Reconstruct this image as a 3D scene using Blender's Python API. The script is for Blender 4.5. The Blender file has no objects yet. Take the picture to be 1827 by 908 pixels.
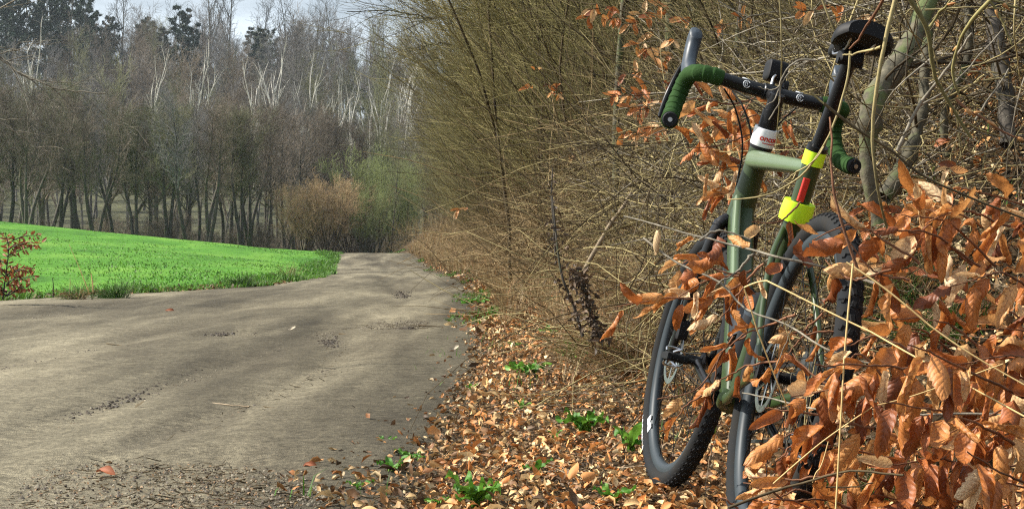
import bpy, math, random
import numpy as np
from mathutils import Matrix, Vector
random.seed(7); RNG = np.random.default_rng(11)
S = bpy.context.scene
COL = S.collection
R_ = math.radians

# ------------------------------------------------------------------ camera, sky, sun, exposure
FOC, HZ, CH = 2900.0, 445.0, 0.66          # focal length and horizon row of the 1827x908 photograph, eye height
cam = bpy.data.cameras.new('camera'); camo = bpy.data.objects.new('camera', cam); COL.objects.link(camo)
camo.location = (0, 0, CH); camo.rotation_euler = (R_(90), 0, 0)
cam.sensor_width = 36; cam.lens = FOC / 1827 * 36; cam.shift_y = -(454 - HZ) / 1827
cam.clip_start = .05; cam.clip_end = 3000
S.camera = camo
SUN_D = Vector((-.85, .10, .78)).normalized()      # towards the sun: left, a little behind the camera, high
wd = bpy.data.worlds.new('World'); S.world = wd; wd.use_nodes = True
nt = wd.node_tree; bg = nt.nodes['Background']
sky = nt.nodes.new('ShaderNodeTexSky'); sky.sky_type = 'NISHITA'; sky.sun_disc = False
sky.sun_elevation = math.asin(SUN_D.z); sky.sun_rotation = math.atan2(SUN_D.x, SUN_D.y)
sky.air_density = 1.0; sky.dust_density = 3.0; sky.ozone_density = 1.0
tc = nt.nodes.new('ShaderNodeTexCoord'); mpn = nt.nodes.new('ShaderNodeMapping'); mpn.inputs['Scale'].default_value = (1.5, 1.5, 5)
cn = nt.nodes.new('ShaderNodeTexNoise'); cn.inputs['Scale'].default_value = 1.6; cn.inputs['Detail'].default_value = 7; cn.inputs['Roughness'].default_value = .6
crp = nt.nodes.new('ShaderNodeValToRGB'); crp.color_ramp.elements[0].position = .44; crp.color_ramp.elements[0].color = (.27, .27, .27, 1); crp.color_ramp.elements[1].position = .62
cmx = nt.nodes.new('ShaderNodeMix'); cmx.data_type = 'RGBA'; cmx.inputs[7].default_value = (13.0, 14.6, 16.0, 1)
nt.links.new(tc.outputs['Generated'], mpn.inputs[0]); nt.links.new(mpn.outputs[0], cn.inputs[0]); nt.links.new(cn.outputs['Fac'], crp.inputs[0])
nt.links.new(crp.outputs[0], cmx.inputs[0]); nt.links.new(sky.outputs[0], cmx.inputs[6])
nt.links.new(cmx.outputs[2], bg.inputs[0]); bg.inputs[1].default_value = .055
sl = bpy.data.lights.new('sun', 'SUN'); sl.energy = 5.0; sl.angle = R_(.55); sl.color = (1, .94, .84)
slo = bpy.data.objects.new('sun', sl); COL.objects.link(slo)
slo.rotation_euler = SUN_D.to_track_quat('Z', 'Y').to_euler(); slo.location = (-20, -10, 30)
S.view_settings.view_transform = 'Standard'; S.view_settings.look = 'None'
S.view_settings.exposure = 0.86; S.view_settings.gamma = 1
cy = S.cycles
try:
    cy.use_denoising = False; cy.max_bounces = 5; cy.diffuse_bounces = 2; cy.glossy_bounces = 2
    cy.transmission_bounces = 3; cy.volume_bounces = 0; cy.transparent_max_bounces = 4
    cy.use_adaptive_sampling = False; cy.caustics_reflective = False; cy.caustics_refractive = False
    cy.pixel_filter_type = 'BLACKMAN_HARRIS'; cy.filter_width = 1.2
except Exception: pass

def W(px, py, D):
    """the place at distance D that is seen at photograph pixel (px, py)"""
    return np.array([(px - 913.5) / FOC * D, D, CH - (py - HZ) / FOC * D])

# ------------------------------------------------------------------ object helpers
def tag(o, label=None, cat=None, group=None, kind=None):
    if label: o['label'] = label
    if cat: o['category'] = cat
    if group: o['group'] = group
    if kind: o['kind'] = kind
    return o

def empty(name, loc, label, cat, group=None, rz=0, sc=1):
    o = bpy.data.objects.new(name, None); COL.objects.link(o)
    o.location = loc; o.rotation_euler = (0, 0, rz); o.scale = (sc, sc, sc)
    return tag(o, label, cat, group)

def link(name, me, parent=None, m=None):
    o = bpy.data.objects.new(name, me); COL.objects.link(o)
    if parent: o.parent = parent
    if m is not None and not me.materials: me.materials.append(m)
    return o

def mesh(name, parts, mats, smooth=True):
    """parts: list of (V[n,3], F[m,3 or 4], material index, tint[n,3] or None, uv[n,2] or None)"""
    me = bpy.data.meshes.new(name)
    nv = sum(len(p[0]) for p in parts)
    V = np.concatenate([np.asarray(p[0], np.float32) for p in parts])
    loops, starts, totals, mi = [], [], [], []
    off = 0; ls = 0
    for p in parts:
        F = np.asarray(p[1], np.int32)
        if len(F):
            k = F.shape[1]
            loops.append((F + off).ravel()); n = len(F)
            starts.append(ls + np.arange(n, dtype=np.int32) * k); totals.append(np.full(n, k, np.int32))
            mi.append(np.full(n, p[2] if len(p) > 2 else 0, np.int32)); ls += n * k
        off += len(p[0])
    loops = np.concatenate(loops); starts = np.concatenate(starts); totals = np.concatenate(totals); mi = np.concatenate(mi)
    me.vertices.add(nv); me.vertices.foreach_set('co', V.ravel())
    me.loops.add(len(loops)); me.loops.foreach_set('vertex_index', loops)
    me.polygons.add(len(starts)); me.polygons.foreach_set('loop_start', starts)
    me.polygons.foreach_set('loop_total', totals)
    for m in mats: me.materials.append(m)
    me.polygons.foreach_set('material_index', mi)
    me.polygons.foreach_set('use_smooth', np.full(len(starts), smooth, bool))
    if any(len(p) > 3 and p[3] is not None for p in parts):
        a = me.color_attributes.new('tint', 'FLOAT_COLOR', 'POINT')
        C = np.concatenate([np.c_[p[3], np.ones(len(p[0]))] if len(p) > 3 and p[3] is not None else np.ones((len(p[0]), 4)) for p in parts])
        a.data.foreach_set('color', C.astype(np.float32).ravel())
    if any(len(p) > 4 and p[4] is not None for p in parts):
        UV = np.concatenate([p[4] if len(p) > 4 and p[4] is not None else np.zeros((len(p[0]), 2)) for p in parts])
        u = me.uv_layers.new(name='UVMap'); u.data.foreach_set('uv', UV[loops].astype(np.float32).ravel())
    me.update(calc_edges=True)
    return me

def nrm(v): return v / np.maximum(np.linalg.norm(v, axis=-1, keepdims=True), 1e-9)

def tubes(P, R, sides=3, cap=False):
    """P [N,k,3] centre lines, R [N,k] radii -> verts, quads"""
    P = np.asarray(P, float)
    if P.ndim == 2: P = P[None]
    R = np.asarray(R, float)
    if R.ndim == 1: R = np.broadcast_to(R, P.shape[:2]) if len(R) == P.shape[1] else R[:, None] * np.ones(P.shape[1])
    if R.ndim == 0: R = np.full(P.shape[:2], float(R))
    N, k, _ = P.shape
    T = nrm(np.gradient(P, axis=1))
    ref = np.where(np.abs(nrm(P[:, -1] - P[:, 0])[:, 2:3]) > .8, np.array([[1., 0, 0]]), np.array([[0, 0, 1.]]))[:, None]
    A = nrm(np.cross(T, ref)); B = np.cross(T, A)
    a = np.arange(sides) / sides * 2 * np.pi
    V = P[:, :, None] + R[:, :, None, None] * (A[:, :, None] * np.cos(a)[:, None] + B[:, :, None] * np.sin(a)[:, None])
    idx = np.arange(N * k * sides).reshape(N, k, sides)
    i0 = idx[:, :-1]; i1 = idx[:, 1:]
    F = np.stack([i0, np.roll(i0, -1, 2), np.roll(i1, -1, 2), i1], -1).reshape(-1, 4)
    return V.reshape(-1, 3), F

def smoothstep(a, b, x):
    t = np.clip((x - a) / (b - a), 0, 1); return t * t * (3 - 2 * t)

# value noise for shapes
_perm = RNG.random((64, 64))
def vnoise(x, y):
    xi = np.floor(x).astype(int); yi = np.floor(y).astype(int); fx = x - xi; fy = y - yi
    fx = fx * fx * (3 - 2 * fx); fy = fy * fy * (3 - 2 * fy)
    g = lambda i, j: _perm[i % 64, j % 64]
    return (g(xi, yi) * (1 - fx) + g(xi + 1, yi) * fx) * (1 - fy) + (g(xi, yi + 1) * (1 - fx) + g(xi + 1, yi + 1) * fx) * fy
def fbm(x, y, o=4):
    s = 0; a = .5
    for i in range(o): s = s + a * (vnoise(x * 2 ** i + 13.7 * i, y * 2 ** i + 7.1 * i) - .5); a *= .5
    return s

# ------------------------------------------------------------------ materials
def mat(name):
    m = bpy.data.materials.new(name); m.use_nodes = True
    return m, m.node_tree, m.node_tree.nodes['Principled BSDF']

def ramp(nt, fac, stops):
    r = nt.nodes.new('ShaderNodeValToRGB'); nt.links.new(fac, r.inputs[0])
    e = r.color_ramp.elements
    e[0].position, e[0].color = stops[0][0], (*stops[0][1], 1)
    e[1].position, e[1].color = stops[-1][0], (*stops[-1][1], 1)
    for p, c in stops[1:-1]:
        n = e.new(p); n.color = (*c, 1)
    return r.outputs[0]

def noise(nt, vec, scale, detail=4, rough=.6, dist=0):
    n = nt.nodes.new('ShaderNodeTexNoise'); n.inputs['Scale'].default_value = scale
    n.inputs['Detail'].default_value = detail; n.inputs['Roughness'].default_value = rough; n.inputs['Distortion'].default_value = dist
    if vec is not None: nt.links.new(vec, n.inputs['Vector'])
    return n.outputs['Fac']

def mix(nt, fac, a, b, mode='MIX'):
    n = nt.nodes.new('ShaderNodeMix'); n.data_type = 'RGBA'; n.blend_type = mode
    for s, v in ((n.inputs[0], fac), (n.inputs[6], a), (n.inputs[7], b)):
        if isinstance(v, (int, float)): s.default_value = v
        elif isinstance(v, tuple): s.default_value = (*v, 1)
        else: nt.links.new(v, s)
    return n.outputs[2]

def coords(nt, kind='Object', scale=None):
    t = nt.nodes.new('ShaderNodeTexCoord'); o = t.outputs[kind]
    if scale:
        mp = nt.nodes.new('ShaderNodeMapping'); mp.inputs['Scale'].default_value = scale
        nt.links.new(o, mp.inputs['Vector']); o = mp.outputs[0]
    return o

def bump(nt, b, h, strength=.5, dist=.01):
    n = nt.nodes.new('ShaderNodeBump'); n.inputs['Strength'].default_value = strength; n.inputs['Distance'].default_value = dist
    nt.links.new(h, n.inputs['Height']); nt.links.new(n.outputs[0], b.inputs['Normal'])

def rnd(nt):
    return nt.nodes.new('ShaderNodeObjectInfo').outputs['Random']

def attr(nt, name='tint'):
    a = nt.nodes.new('ShaderNodeAttribute'); a.attribute_name = name; return a.outputs['Color']

def simple(name, col, rough=.5, metal=0, spec=.5, col2=None, scale=30, bumpv=0, coat=0):
    m, nt, b = mat(name)
    b.inputs['Roughness'].default_value = rough; b.inputs['Metallic'].default_value = metal
    b.inputs['Specular IOR Level'].default_value = spec
    if coat: b.inputs['Coat Weight'].default_value = coat; b.inputs['Coat Roughness'].default_value = .08
    n = noise(nt, coords(nt), scale)
    c2 = col2 or tuple(c * .75 for c in col)
    nt.links.new(ramp(nt, n, [(.3, c2), (.7, col)]), b.inputs['Base Color'])
    if bumpv: bump(nt, b, n, bumpv, .003)
    return m

def bark(name, c1, c2, scale=8, rndamt=.35, moss=None):
    m, nt, b = mat(name); b.inputs['Roughness'].default_value = .85; b.inputs['Specular IOR Level'].default_value = .25
    v = coords(nt, 'Object'); n = noise(nt, v, scale, 5, .65)
    c = ramp(nt, n, [(.32, c1), (.68, c2)])
    if moss:
        n2 = noise(nt, v, scale * .35, 3); c = mix(nt, ramp(nt, n2, [(.5, (0, 0, 0)), (.62, (1, 1, 1))]), c, moss)
    r = rnd(nt); k = nt.nodes.new('ShaderNodeMapRange'); k.inputs[3].default_value = 1 - rndamt; k.inputs[4].default_value = 1 + rndamt
    nt.links.new(r, k.inputs[0])
    h = nt.nodes.new('ShaderNodeVectorMath'); h.operation = 'SCALE'; nt.links.new(c, h.inputs[0]); nt.links.new(k.outputs[0], h.inputs['Scale'])
    nt.links.new(h.outputs[0], b.inputs['Base Color'])
    bump(nt, b, n, .6, .01)
    return m

M = {}
M['bark_dark'] = bark('bark_dark', (.032, .028, .023), (.095, .082, .066), 10, moss=(.06, .07, .035))
M['bark_grey'] = bark('bark_grey', (.09, .08, .07), (.22, .20, .17), 10, moss=(.10, .11, .05))
M['crown_brown'] = bark('crown_brown', (.075, .058, .042), (.215, .175, .13), 3, .3)
M['crown_purple'] = bark('crown_purple', (.08, .076, .07), (.225, .21, .195), 3, .3)
M['crown_olive'] = bark('crown_olive', (.08, .08, .038), (.21, .21, .11), 3, .3)
M['crown_green'] = bark('crown_green', (.15, .17, .06), (.30, .34, .13), 3, .2)
M['crown_red'] = bark('crown_red', (.22, .145, .075), (.44, .31, .17), 3, .25)
M['birch_bark'] = bark('birch_bark', (.36, .34, .29), (.66, .63, .56), .8, .12)
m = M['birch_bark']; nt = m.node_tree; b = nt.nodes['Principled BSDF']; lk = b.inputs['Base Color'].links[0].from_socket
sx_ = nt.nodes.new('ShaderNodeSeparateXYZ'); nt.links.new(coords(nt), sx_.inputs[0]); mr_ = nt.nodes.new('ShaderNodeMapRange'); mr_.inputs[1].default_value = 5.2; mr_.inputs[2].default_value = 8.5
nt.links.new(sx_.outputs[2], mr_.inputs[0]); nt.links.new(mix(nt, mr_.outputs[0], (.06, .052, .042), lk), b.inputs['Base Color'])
M['twig_tan'] = bark('twig_tan', (.10, .082, .036), (.44, .36, .17), 9, .3)
M['twig_brown'] = bark('twig_brown', (.026, .019, .010), (.11, .08, .04), 9, .3)
M['twig_olive'] = bark('twig_olive', (.050, .044, .017), (.32, .275, .11), 5, .3)
M['twig_red'] = bark('twig_red', (.12, .05, .025), (.27, .13, .07), 20, .2)
M['twig_grey'] = bark('twig_grey', (.09, .08, .06), (.34, .30, .23), 25, .2)
M['trunk_moss'] = bark('trunk_moss', (.035, .032, .023), (.135, .12, .08), 26, .2, moss=(.085, .105, .04))
M['straw'] = simple('straw', (.72, .52, .22), .6, col2=(.52, .34, .13), scale=18)
M['bramble'] = bark('bramble', (.11, .08, .038), (.29, .205, .10), 6, .3)
M['stick'] = bark('stick', (.16, .12, .08), (.38, .30, .2), 25, .2)

def leafy(name, stops, trans=.35, rough=.55, tint=False, veins=False, spec=.3, sat_noise=6):
    m, nt, b = mat(name); b.inputs['Roughness'].default_value = rough; b.inputs['Specular IOR Level'].default_value = spec
    if tint:
        base = attr(nt)
    else:
        base = ramp(nt, rnd(nt), stops)
    n = noise(nt, coords(nt), sat_noise, 3)
    base = mix(nt, ramp(nt, n, [(.35, (.62, .58, .55)), (.65, (1.12, 1.08, 1.05))]), (0, 0, 0), base, 'MIX') if False else mix(nt, 1.0, base, ramp(nt, n, [(.3, (.62, .55, .5)), (.65, (1.1, 1.1, 1.1))]), 'MULTIPLY')
    if veins:
        uv = nt.nodes.new('ShaderNodeUVMap').outputs[0]
        sp = nt.nodes.new('ShaderNodeSeparateXYZ'); nt.links.new(uv, sp.inputs[0])
        def mth(op, a, bb=None):
            q = nt.nodes.new('ShaderNodeMath'); q.operation = op
            for i, v in enumerate((a, bb)):
                if v is None: continue
                if isinstance(v, (int, float)): q.inputs[i].default_value = v
                else: nt.links.new(v, q.inputs[i])
            return q.outputs[0]
        av = mth('ABSOLUTE', sp.outputs[1])
        ph = mth('SUBTRACT', sp.outputs[0], mth('MULTIPLY', av, .22))
        s = mth('ABSOLUTE', mth('SINE', mth('MULTIPLY', ph, 24.)))
        vein = mth('LESS_THAN', s, .13); mid = mth('LESS_THAN', av, .035)
        vv = mth('MAXIMUM', vein, mid)
        fac = mth('MULTIPLY', vv, .45)
        base = mix(nt, fac, base, (.13, .035, .012))
        edge = mth('MULTIPLY', mth('GREATER_THAN', av, .86), .35)
        base = mix(nt, edge, base, (.18, .06, .02)); spn = noise(nt, coords(nt), 9, 3, .7); base = mix(nt, ramp(nt, spn, [(.56, (0, 0, 0)), (.64, (.6, .6, .6))]), base, (.22, .085, .035))
        bump(nt, b, mth('ADD', s, mth('MULTIPLY', n, .5)), .35, .002)
    else:
        bump(nt, b, noise(nt, coords(nt), 120, 2), .3, .002)
    nt.links.new(base, b.inputs['Base Color'])
    if trans:
        tr = nt.nodes.new('ShaderNodeBsdfTranslucent'); nt.links.new(base, tr.inputs[0])
        ms = nt.nodes.new('ShaderNodeMixShader'); ms.inputs[0].default_value = trans
        out = nt.nodes['Material Output']
        nt.links.new(b.outputs[0], ms.inputs[1]); nt.links.new(tr.outputs[0], ms.inputs[2]); nt.links.new(ms.outputs[0], out.inputs[0])
    return m
BEECH = [(0, (.20, .06, .02)), (.15, (.42, .13, .034)), (.42, (.62, .235, .058)), (.68, (.72, .35, .11)), (.86, (.80, .50, .22)), (1, (.86, .66, .40))]
M['beech'] = leafy('beech_leaf', BEECH, .30, .50, veins=True, spec=.45, sat_noise=35)
M['redleaf'] = leafy('red_brown_leaf', [(0, (.20, .06, .022)), (1, (.42, .17, .06))], .3, .5, sat_noise=10)
M['litter'] = leafy('dead_leaf_litter', None, .12, .6, tint=True, sat_noise=60)
M['green_leaf'] = leafy('green_leaf', [(0, (.06, .18, .02)), (.5, (.10, .28, .03)), (1, (.18, .38, .05))], .3, .45, sat_noise=40)
M['grass'] = leafy('meadow_grass', None, .35, .55, tint=True, sat_noise=3)
M['conifer'] = leafy('conifer_needles', [(0, (.012, .032, .018)), (1, (.028, .055, .026))], .1, .6, sat_noise=2)
M['bud'] = leafy('bud', [(0, (.5, .22, .08)), (1, (.62, .36, .14))], 0, .4)
M['budgreen'] = leafy('young_bud', [(0, (.20, .22, .05)), (1, (.30, .30, .09))], .3, .6)

# ------------------------------------------------------------------ terrain
XR = ([-8, 4, 9, 16, 20, 27, 35, 55, 70, 85, 100, 130], [-.46, -.44, -.36, -.48, -.6, -.9, -1.40, -3.1, -4.8, -7.6, -13, -30])
XL = ([-8, 10, 14, 17, 20, 24, 27, 35, 45, 55, 70, 85, 100, 130], [-9, -8.6, -7.9, -7.0, -6.2, -5.05, -4.35, -4.25, -5.1, -6.2, -7.6, -10.6, -17, -34])
def xr(y): return np.interp(y, *XR)
def xl(y): return np.interp(y, *XL)
def height(x, y):
    x = np.asarray(x, float); y = np.asarray(y, float)
    r, l = xr(y), xl(y)
    z = .42 * smoothstep(52, 70, y) - 1.6 * smoothstep(74, 105, y)
    u = x - r
    u0 = np.interp(y, [2, 3.4, 4.5, 6, 8, 20], [2.2, 1.85, 1.45, .90, .55, .45])
    w = .16; sp = w * np.log1p(np.exp(np.clip((u - u0) / w, -30, 30)))
    bank = np.where(sp < 4, sp * .80, 4 * .80 + (sp - 4) * .45)
    bank = np.minimum(bank, 3.52 + 8 * (1 - np.exp(-np.maximum(bank - 3.52, 0) / 8)))
    near = smoothstep(98, 72, y)
    z = z + near * (bank + (.006 + .04 * smoothstep(5, 7, y)) * smoothstep(0, .5, u) - .02 * smoothstep(.2, -.4, u) * 0)
    z = z + near * smoothstep(.3, 1.2, u) * (.02 + .08 * smoothstep(4.6, 6, y)) * fbm(x * 1.3, y * 1.3)
    v = l - x
    mead = .11 * np.maximum(v, 0) * smoothstep(14, 50, y) * (1 - smoothstep(61, 84, y))
    mead = np.where(v > 22, .11 * 22 * smoothstep(14, 50, y) * (1 - smoothstep(61, 84, y)) + .03 * (mead - 2.42 * 0), mead) if False else np.minimum(mead, 4.5)
    z = z + mead
    # forested hill behind
    d = y + .10 * x
    hill = 21.5 * smoothstep(112, 275, d) * (1 - .22 * smoothstep(-45, 15, x)) + .012 * np.maximum(y - 280, 0)
    hill = hill + 2.2 * fbm(x * .03, y * .03) * smoothstep(110, 160, y)
    return z + hill

def sheet(name, X, Y, Z, mats, fmask=None, tint=None):
    n, m = X.shape
    V = np.stack([X, Y, Z], -1).reshape(-1, 3)
    i = np.arange(n * m).reshape(n, m)
    F = np.stack([i[:-1, :-1], i[:-1, 1:], i[1:, 1:], i[1:, :-1]], -1).reshape(-1, 4)
    if fmask is not None: F = F[fmask.ravel()]
    me = mesh(name, [(V, F, 0, tint.reshape(-1, 3) if tint is not None else None)], mats)
    return link(name, me)

def spans(*seg):
    out = []
    for a, b, s in seg: out.append(np.arange(a, b, s))
    out.append([seg[-1][1]]); return np.concatenate(out)

# ground material: brown soil and decayed leaves
m, nt, b = mat('forest_soil'); b.inputs['Roughness'].default_value = .95; b.inputs['Specular IOR Level'].default_value = .1
v = coords(nt, 'Object'); n1 = noise(nt, v, 1.2, 6, .65); n2 = noise(nt, v, 30, 5, .7)
c = ramp(nt, n1, [(.3, (.022, .016, .010)), (.5, (.048, .034, .02)), (.7, (.11, .075, .04))])
c = mix(nt, 1.0, c, ramp(nt, n2, [(.3, (.45, .42, .4)), (.7, (1.35, 1.3, 1.2))]), 'MULTIPLY')
sxy = nt.nodes.new('ShaderNodeSeparateXYZ'); nt.links.new(v, sxy.inputs[0]); mrg = nt.nodes.new('ShaderNodeMapRange'); mrg.inputs[1].default_value = 78; mrg.inputs[2].default_value = 92; nt.links.new(sxy.outputs[1], mrg.inputs[0])
wood = ramp(nt, n1, [(.35, (.05, .052, .030)), (.55, (.085, .085, .048)), (.7, (.12, .13, .06))]); c = mix(nt, mrg.outputs[0], c, wood)
nt.links.new(c, b.inputs['Base Color']); bump(nt, b, n2, .8, .03); M['soil'] = m
gx = spans((-900, -120, 60), (-120, -30, 5), (-30, -9, 1.), (-9, -.8, .3), (-.8, 3.2, .09), (3.2, 8, .3), (8, 40, 2), (40, 900, 60))
gy = spans((-40, -4, 4), (-4, 1.5, .5), (1.5, 14, .1), (14, 40, .4), (40, 120, 2), (120, 320, 6), (320, 1500, 90))
X, Y = np.meshgrid(gx, gy)
ground = tag(sheet('ground', X, Y, height(X, Y) - .0, [M['soil']]), kind='structure')

# dirt road
yy = spans((-8, 1.5, .5), (1.5, 30, .08), (30, 60, .25), (60, 110, 1))
ss = np.linspace(0, 1, 120) 
Yr = np.repeat(yy[:, None], len(ss), 1)
Lx, Rx = xl(yy)[:, None] - .25, xr(yy)[:, None] + .28
Xr_ = Lx + (Rx - Lx) * (1 - (1 - ss)[None] ** 1.35)
Zr = height(Xr_, Yr)
tcx = (Xr_ - Rx)                        # distance left from the right edge
rut = -.022 * np.exp(-((tcx + 1.25 + .25 * np.sin(Yr * .25)) / .16) ** 2) - .018 * np.exp(-((tcx + 2.75 + .2 * np.sin(Yr * .3 + 1)) / .18) ** 2)
rut += -.02 * np.exp(-((tcx + .02 * (Yr - 8) ** 2 + .9) / .12) ** 2) * smoothstep(4, 6, Yr) * smoothstep(14, 10, Yr)
relief = .010 * fbm(Xr_ * .8, Yr * .25, 2) + .008 * fbm(Xr_ * 7, Yr * 3, 4) + .008 * fbm(Xr_ * 4.5 + .5 * np.sin(Yr * .4), Yr * .35, 3) + rut + .028 * smoothstep(-.7, -.35, fbm(Xr_ * .9 + 5, Yr * .5, 2) * 3)
edgeL = smoothstep(0, .25, Xr_ - Lx); edgeR = smoothstep(0, .25, Rx - Xr_)
Zr = Zr + .010 + .0005 * Yr + relief * np.minimum(edgeL, edgeR) - .05 * (1 - edgeL) - .02 * (1 - edgeR)
m, nt, b = mat('dirt_road'); b.inputs['Roughness'].default_value = .92; b.inputs['Specular IOR Level'].default_value = .15
v = coords(nt, 'Object')
n1 = noise(nt, coords(nt, 'Object', (.8, .16, 1)), 1.0, 5, .6, .6); n2 = noise(nt, v, 55, 6, .75); n3 = noise(nt, coords(nt, 'Object', (2.2, .35, 1)), 1.7, 7, .72, .15)
c = ramp(nt, n1, [(.32, (.068, .058, .041)), (.48, (.120, .105, .075)), (.66, (.22, .195, .14))])
c = mix(nt, ramp(nt, n3, [(.50, (0, 0, 0)), (.68, (.45, .45, .45))]), c, (.085, .073, .055)); c = mix(nt, 1.0, c, attr(nt), 'MULTIPLY'); c = mix(nt, 1.0, c, ramp(nt, noise(nt, v, 13, 6, .75), [(.32, (.62, .61, .58)), (.5, (.98, .98, .98)), (.68, (1.30, 1.30, 1.28))]), 'MULTIPLY')
c = mix(nt, 1.0, c, ramp(nt, n2, [(.30, (.30, .29, .27)), (.5, (.95, .95, .93)), (.70, (1.75, 1.70, 1.6))]), 'MULTIPLY')
nt.links.new(c, b.inputs['Base Color'])
vo = nt.nodes.new('ShaderNodeTexVoronoi'); vo.inputs['Scale'].default_value = 210; nt.links.new(v, vo.inputs['Vector'])
ad = nt.nodes.new('ShaderNodeMath'); ad.operation = 'ADD'; nt.links.new(n2, ad.inputs[0]); nt.links.new(vo.outputs['Distance'], ad.inputs[1])
bump(nt, b, ad.outputs[0], .6, .005); M['road'] = m
wv = Xr_ - xr(Yr) + .012 * (Yr - 6) ** 1 * 0
st1 = fbm(wv * 3.2 + .3 * np.sin(Yr * .5), Yr * .22, 4); st2 = fbm(wv * 14, Yr * 1.1, 4)
trk = np.exp(-((wv + 1.35 + .12 * np.sin(Yr * .35)) / .30) ** 2) + np.exp(-((wv + 2.85 + .15 * np.sin(Yr * .3 + 2)) / .34) ** 2)
tv = 1.02 - .22 * trk * smoothstep(4.6, 6.5, Yr) * (1 - .6 * smoothstep(18, 40, Yr)) + 1.0 * st1 + .55 * st2
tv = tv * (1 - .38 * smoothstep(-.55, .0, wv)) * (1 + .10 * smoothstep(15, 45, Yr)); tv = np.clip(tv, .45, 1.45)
road = tag(sheet('dirt_road', Xr_, Yr, Zr, [M['road']], tint=np.stack([tv, tv, tv * .99], -1)), kind='structure')
def road_z(x, y): return height(x, y) + .012 + .0005 * y

# meadow
m, nt, b = mat('meadow'); b.inputs['Roughness'].default_value = .9; b.inputs['Specular IOR Level'].default_value = .1
v = coords(nt, 'Object'); n1 = noise(nt, coords(nt, 'Object', (.35, .12, 1)), 1.3, 5, .65); n2 = noise(nt, coords(nt, 'Object', (3, 1, 1)), 3, 5, .75)
c = ramp(nt, n1, [(.34, (.05, .15, .018)), (.5, (.085, .235, .026)), (.66, (.15, .31, .045))])
c = mix(nt, 1.0, c, ramp(nt, n2, [(.3, (.6, .62, .6)), (.7, (1.25, 1.2, 1.2))]), 'MULTIPLY')
nt.links.new(c, b.inputs['Base Color']); bump(nt, b, n2, .7, .08); M['meadow'] = m
my = spans((12, 40, .3), (40, 92, .8)); ms_ = np.concatenate([np.linspace(0, 3, 16), np.linspace(3.4, 16, 30), np.linspace(17, 60, 20)])
Ym = np.repeat(my[:, None], len(ms_), 1); Xm = xl(my)[:, None] - ms_[None] + .1 * fbm(Ym * .6, Ym * .2)
Zm = height(Xm, Ym) + .03 + .0008 * Ym + .10 * fbm(Xm * .5, Ym * .3) * smoothstep(0, 2, ms_)[None] - .07 * (ms_[None] < .05)
meadow = tag(sheet('meadow', Xm, Ym, Zm, [M['meadow']]), kind='structure')
# paler field glimpsed beyond the tree row
m, nt, b = mat('rough_field'); b.inputs['Roughness'].default_value = .95
n = noise(nt, coords(nt, 'Object', (.2, .12, 1)), 1, 5, .7)
nt.links.new(ramp(nt, n, [(.35, (.10, .17, .05)), (.52, (.20, .22, .09)), (.65, (.36, .32, .17))]), b.inputs['Base Color']); M['field'] = m
fx, fy = np.meshgrid(np.arange(-75, 10, 2.5), np.arange(92, 132, 2.5))
tag(sheet('rough_field', fx, fy, height(fx, fy) + .7, [M['field']]), kind='structure')

# ------------------------------------------------------------------ growing branches
def grow(P0, D0, L, k, trop=(0, 0, 0), wig=.1, rng=RNG):
    """N polylines of k points"""
    N = len(P0); P = np.zeros((N, k, 3)); P[:, 0] = P0; d = nrm(D0); step = (L / (k - 1))[:, None]
    trop = np.asarray(trop, float)
    for i in range(1, k):
        d = nrm(d + rng.normal(0, wig, (N, 3)) + trop)
        P[:, i] = P[:, i - 1] + d * step
    return P

def sprout(P, R, n, t0, t1, ang, rng=RNG, bias=None, bw=0.):
    """n children on every polyline: start points, directions, parent radius, parameter"""
    N, k, _ = P.shape
    t = (t0 + (t1 - t0) * (np.arange(n)[None] + rng.random((N, n))) / n) * (k - 1)
    i = np.clip(t.astype(int), 0, k - 2); f = (t - i)[..., None]; row = np.arange(N)[:, None]
    A = P[row, i]; B = P[row, i + 1]; p = A * (1 - f) + B * f; T = nrm(B - A)
    r = R[row, i] * (1 - f[..., 0]) + R[row, i + 1] * f[..., 0]
    q = rng.normal(0, 1, p.shape); q = nrm(q - T * (q * T).sum(-1, keepdims=True))
    a = np.radians(ang) * (1 + .25 * rng.normal(0, 1, (N, n, 1)))
    d = T * np.cos(a) + q * np.sin(a)
    if bias is not None: d = nrm(d + np.asarray(bias) * bw)
    return p.reshape(-1, 3), d.reshape(-1, 3), r.ravel(), (t / (k - 1)).ravel()

def taper(r0, k, end=.25, p=1.):
    t = np.linspace(0, 1, k)[None]; return r0[:, None] * (1 - (1 - end) * t ** p)

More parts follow.
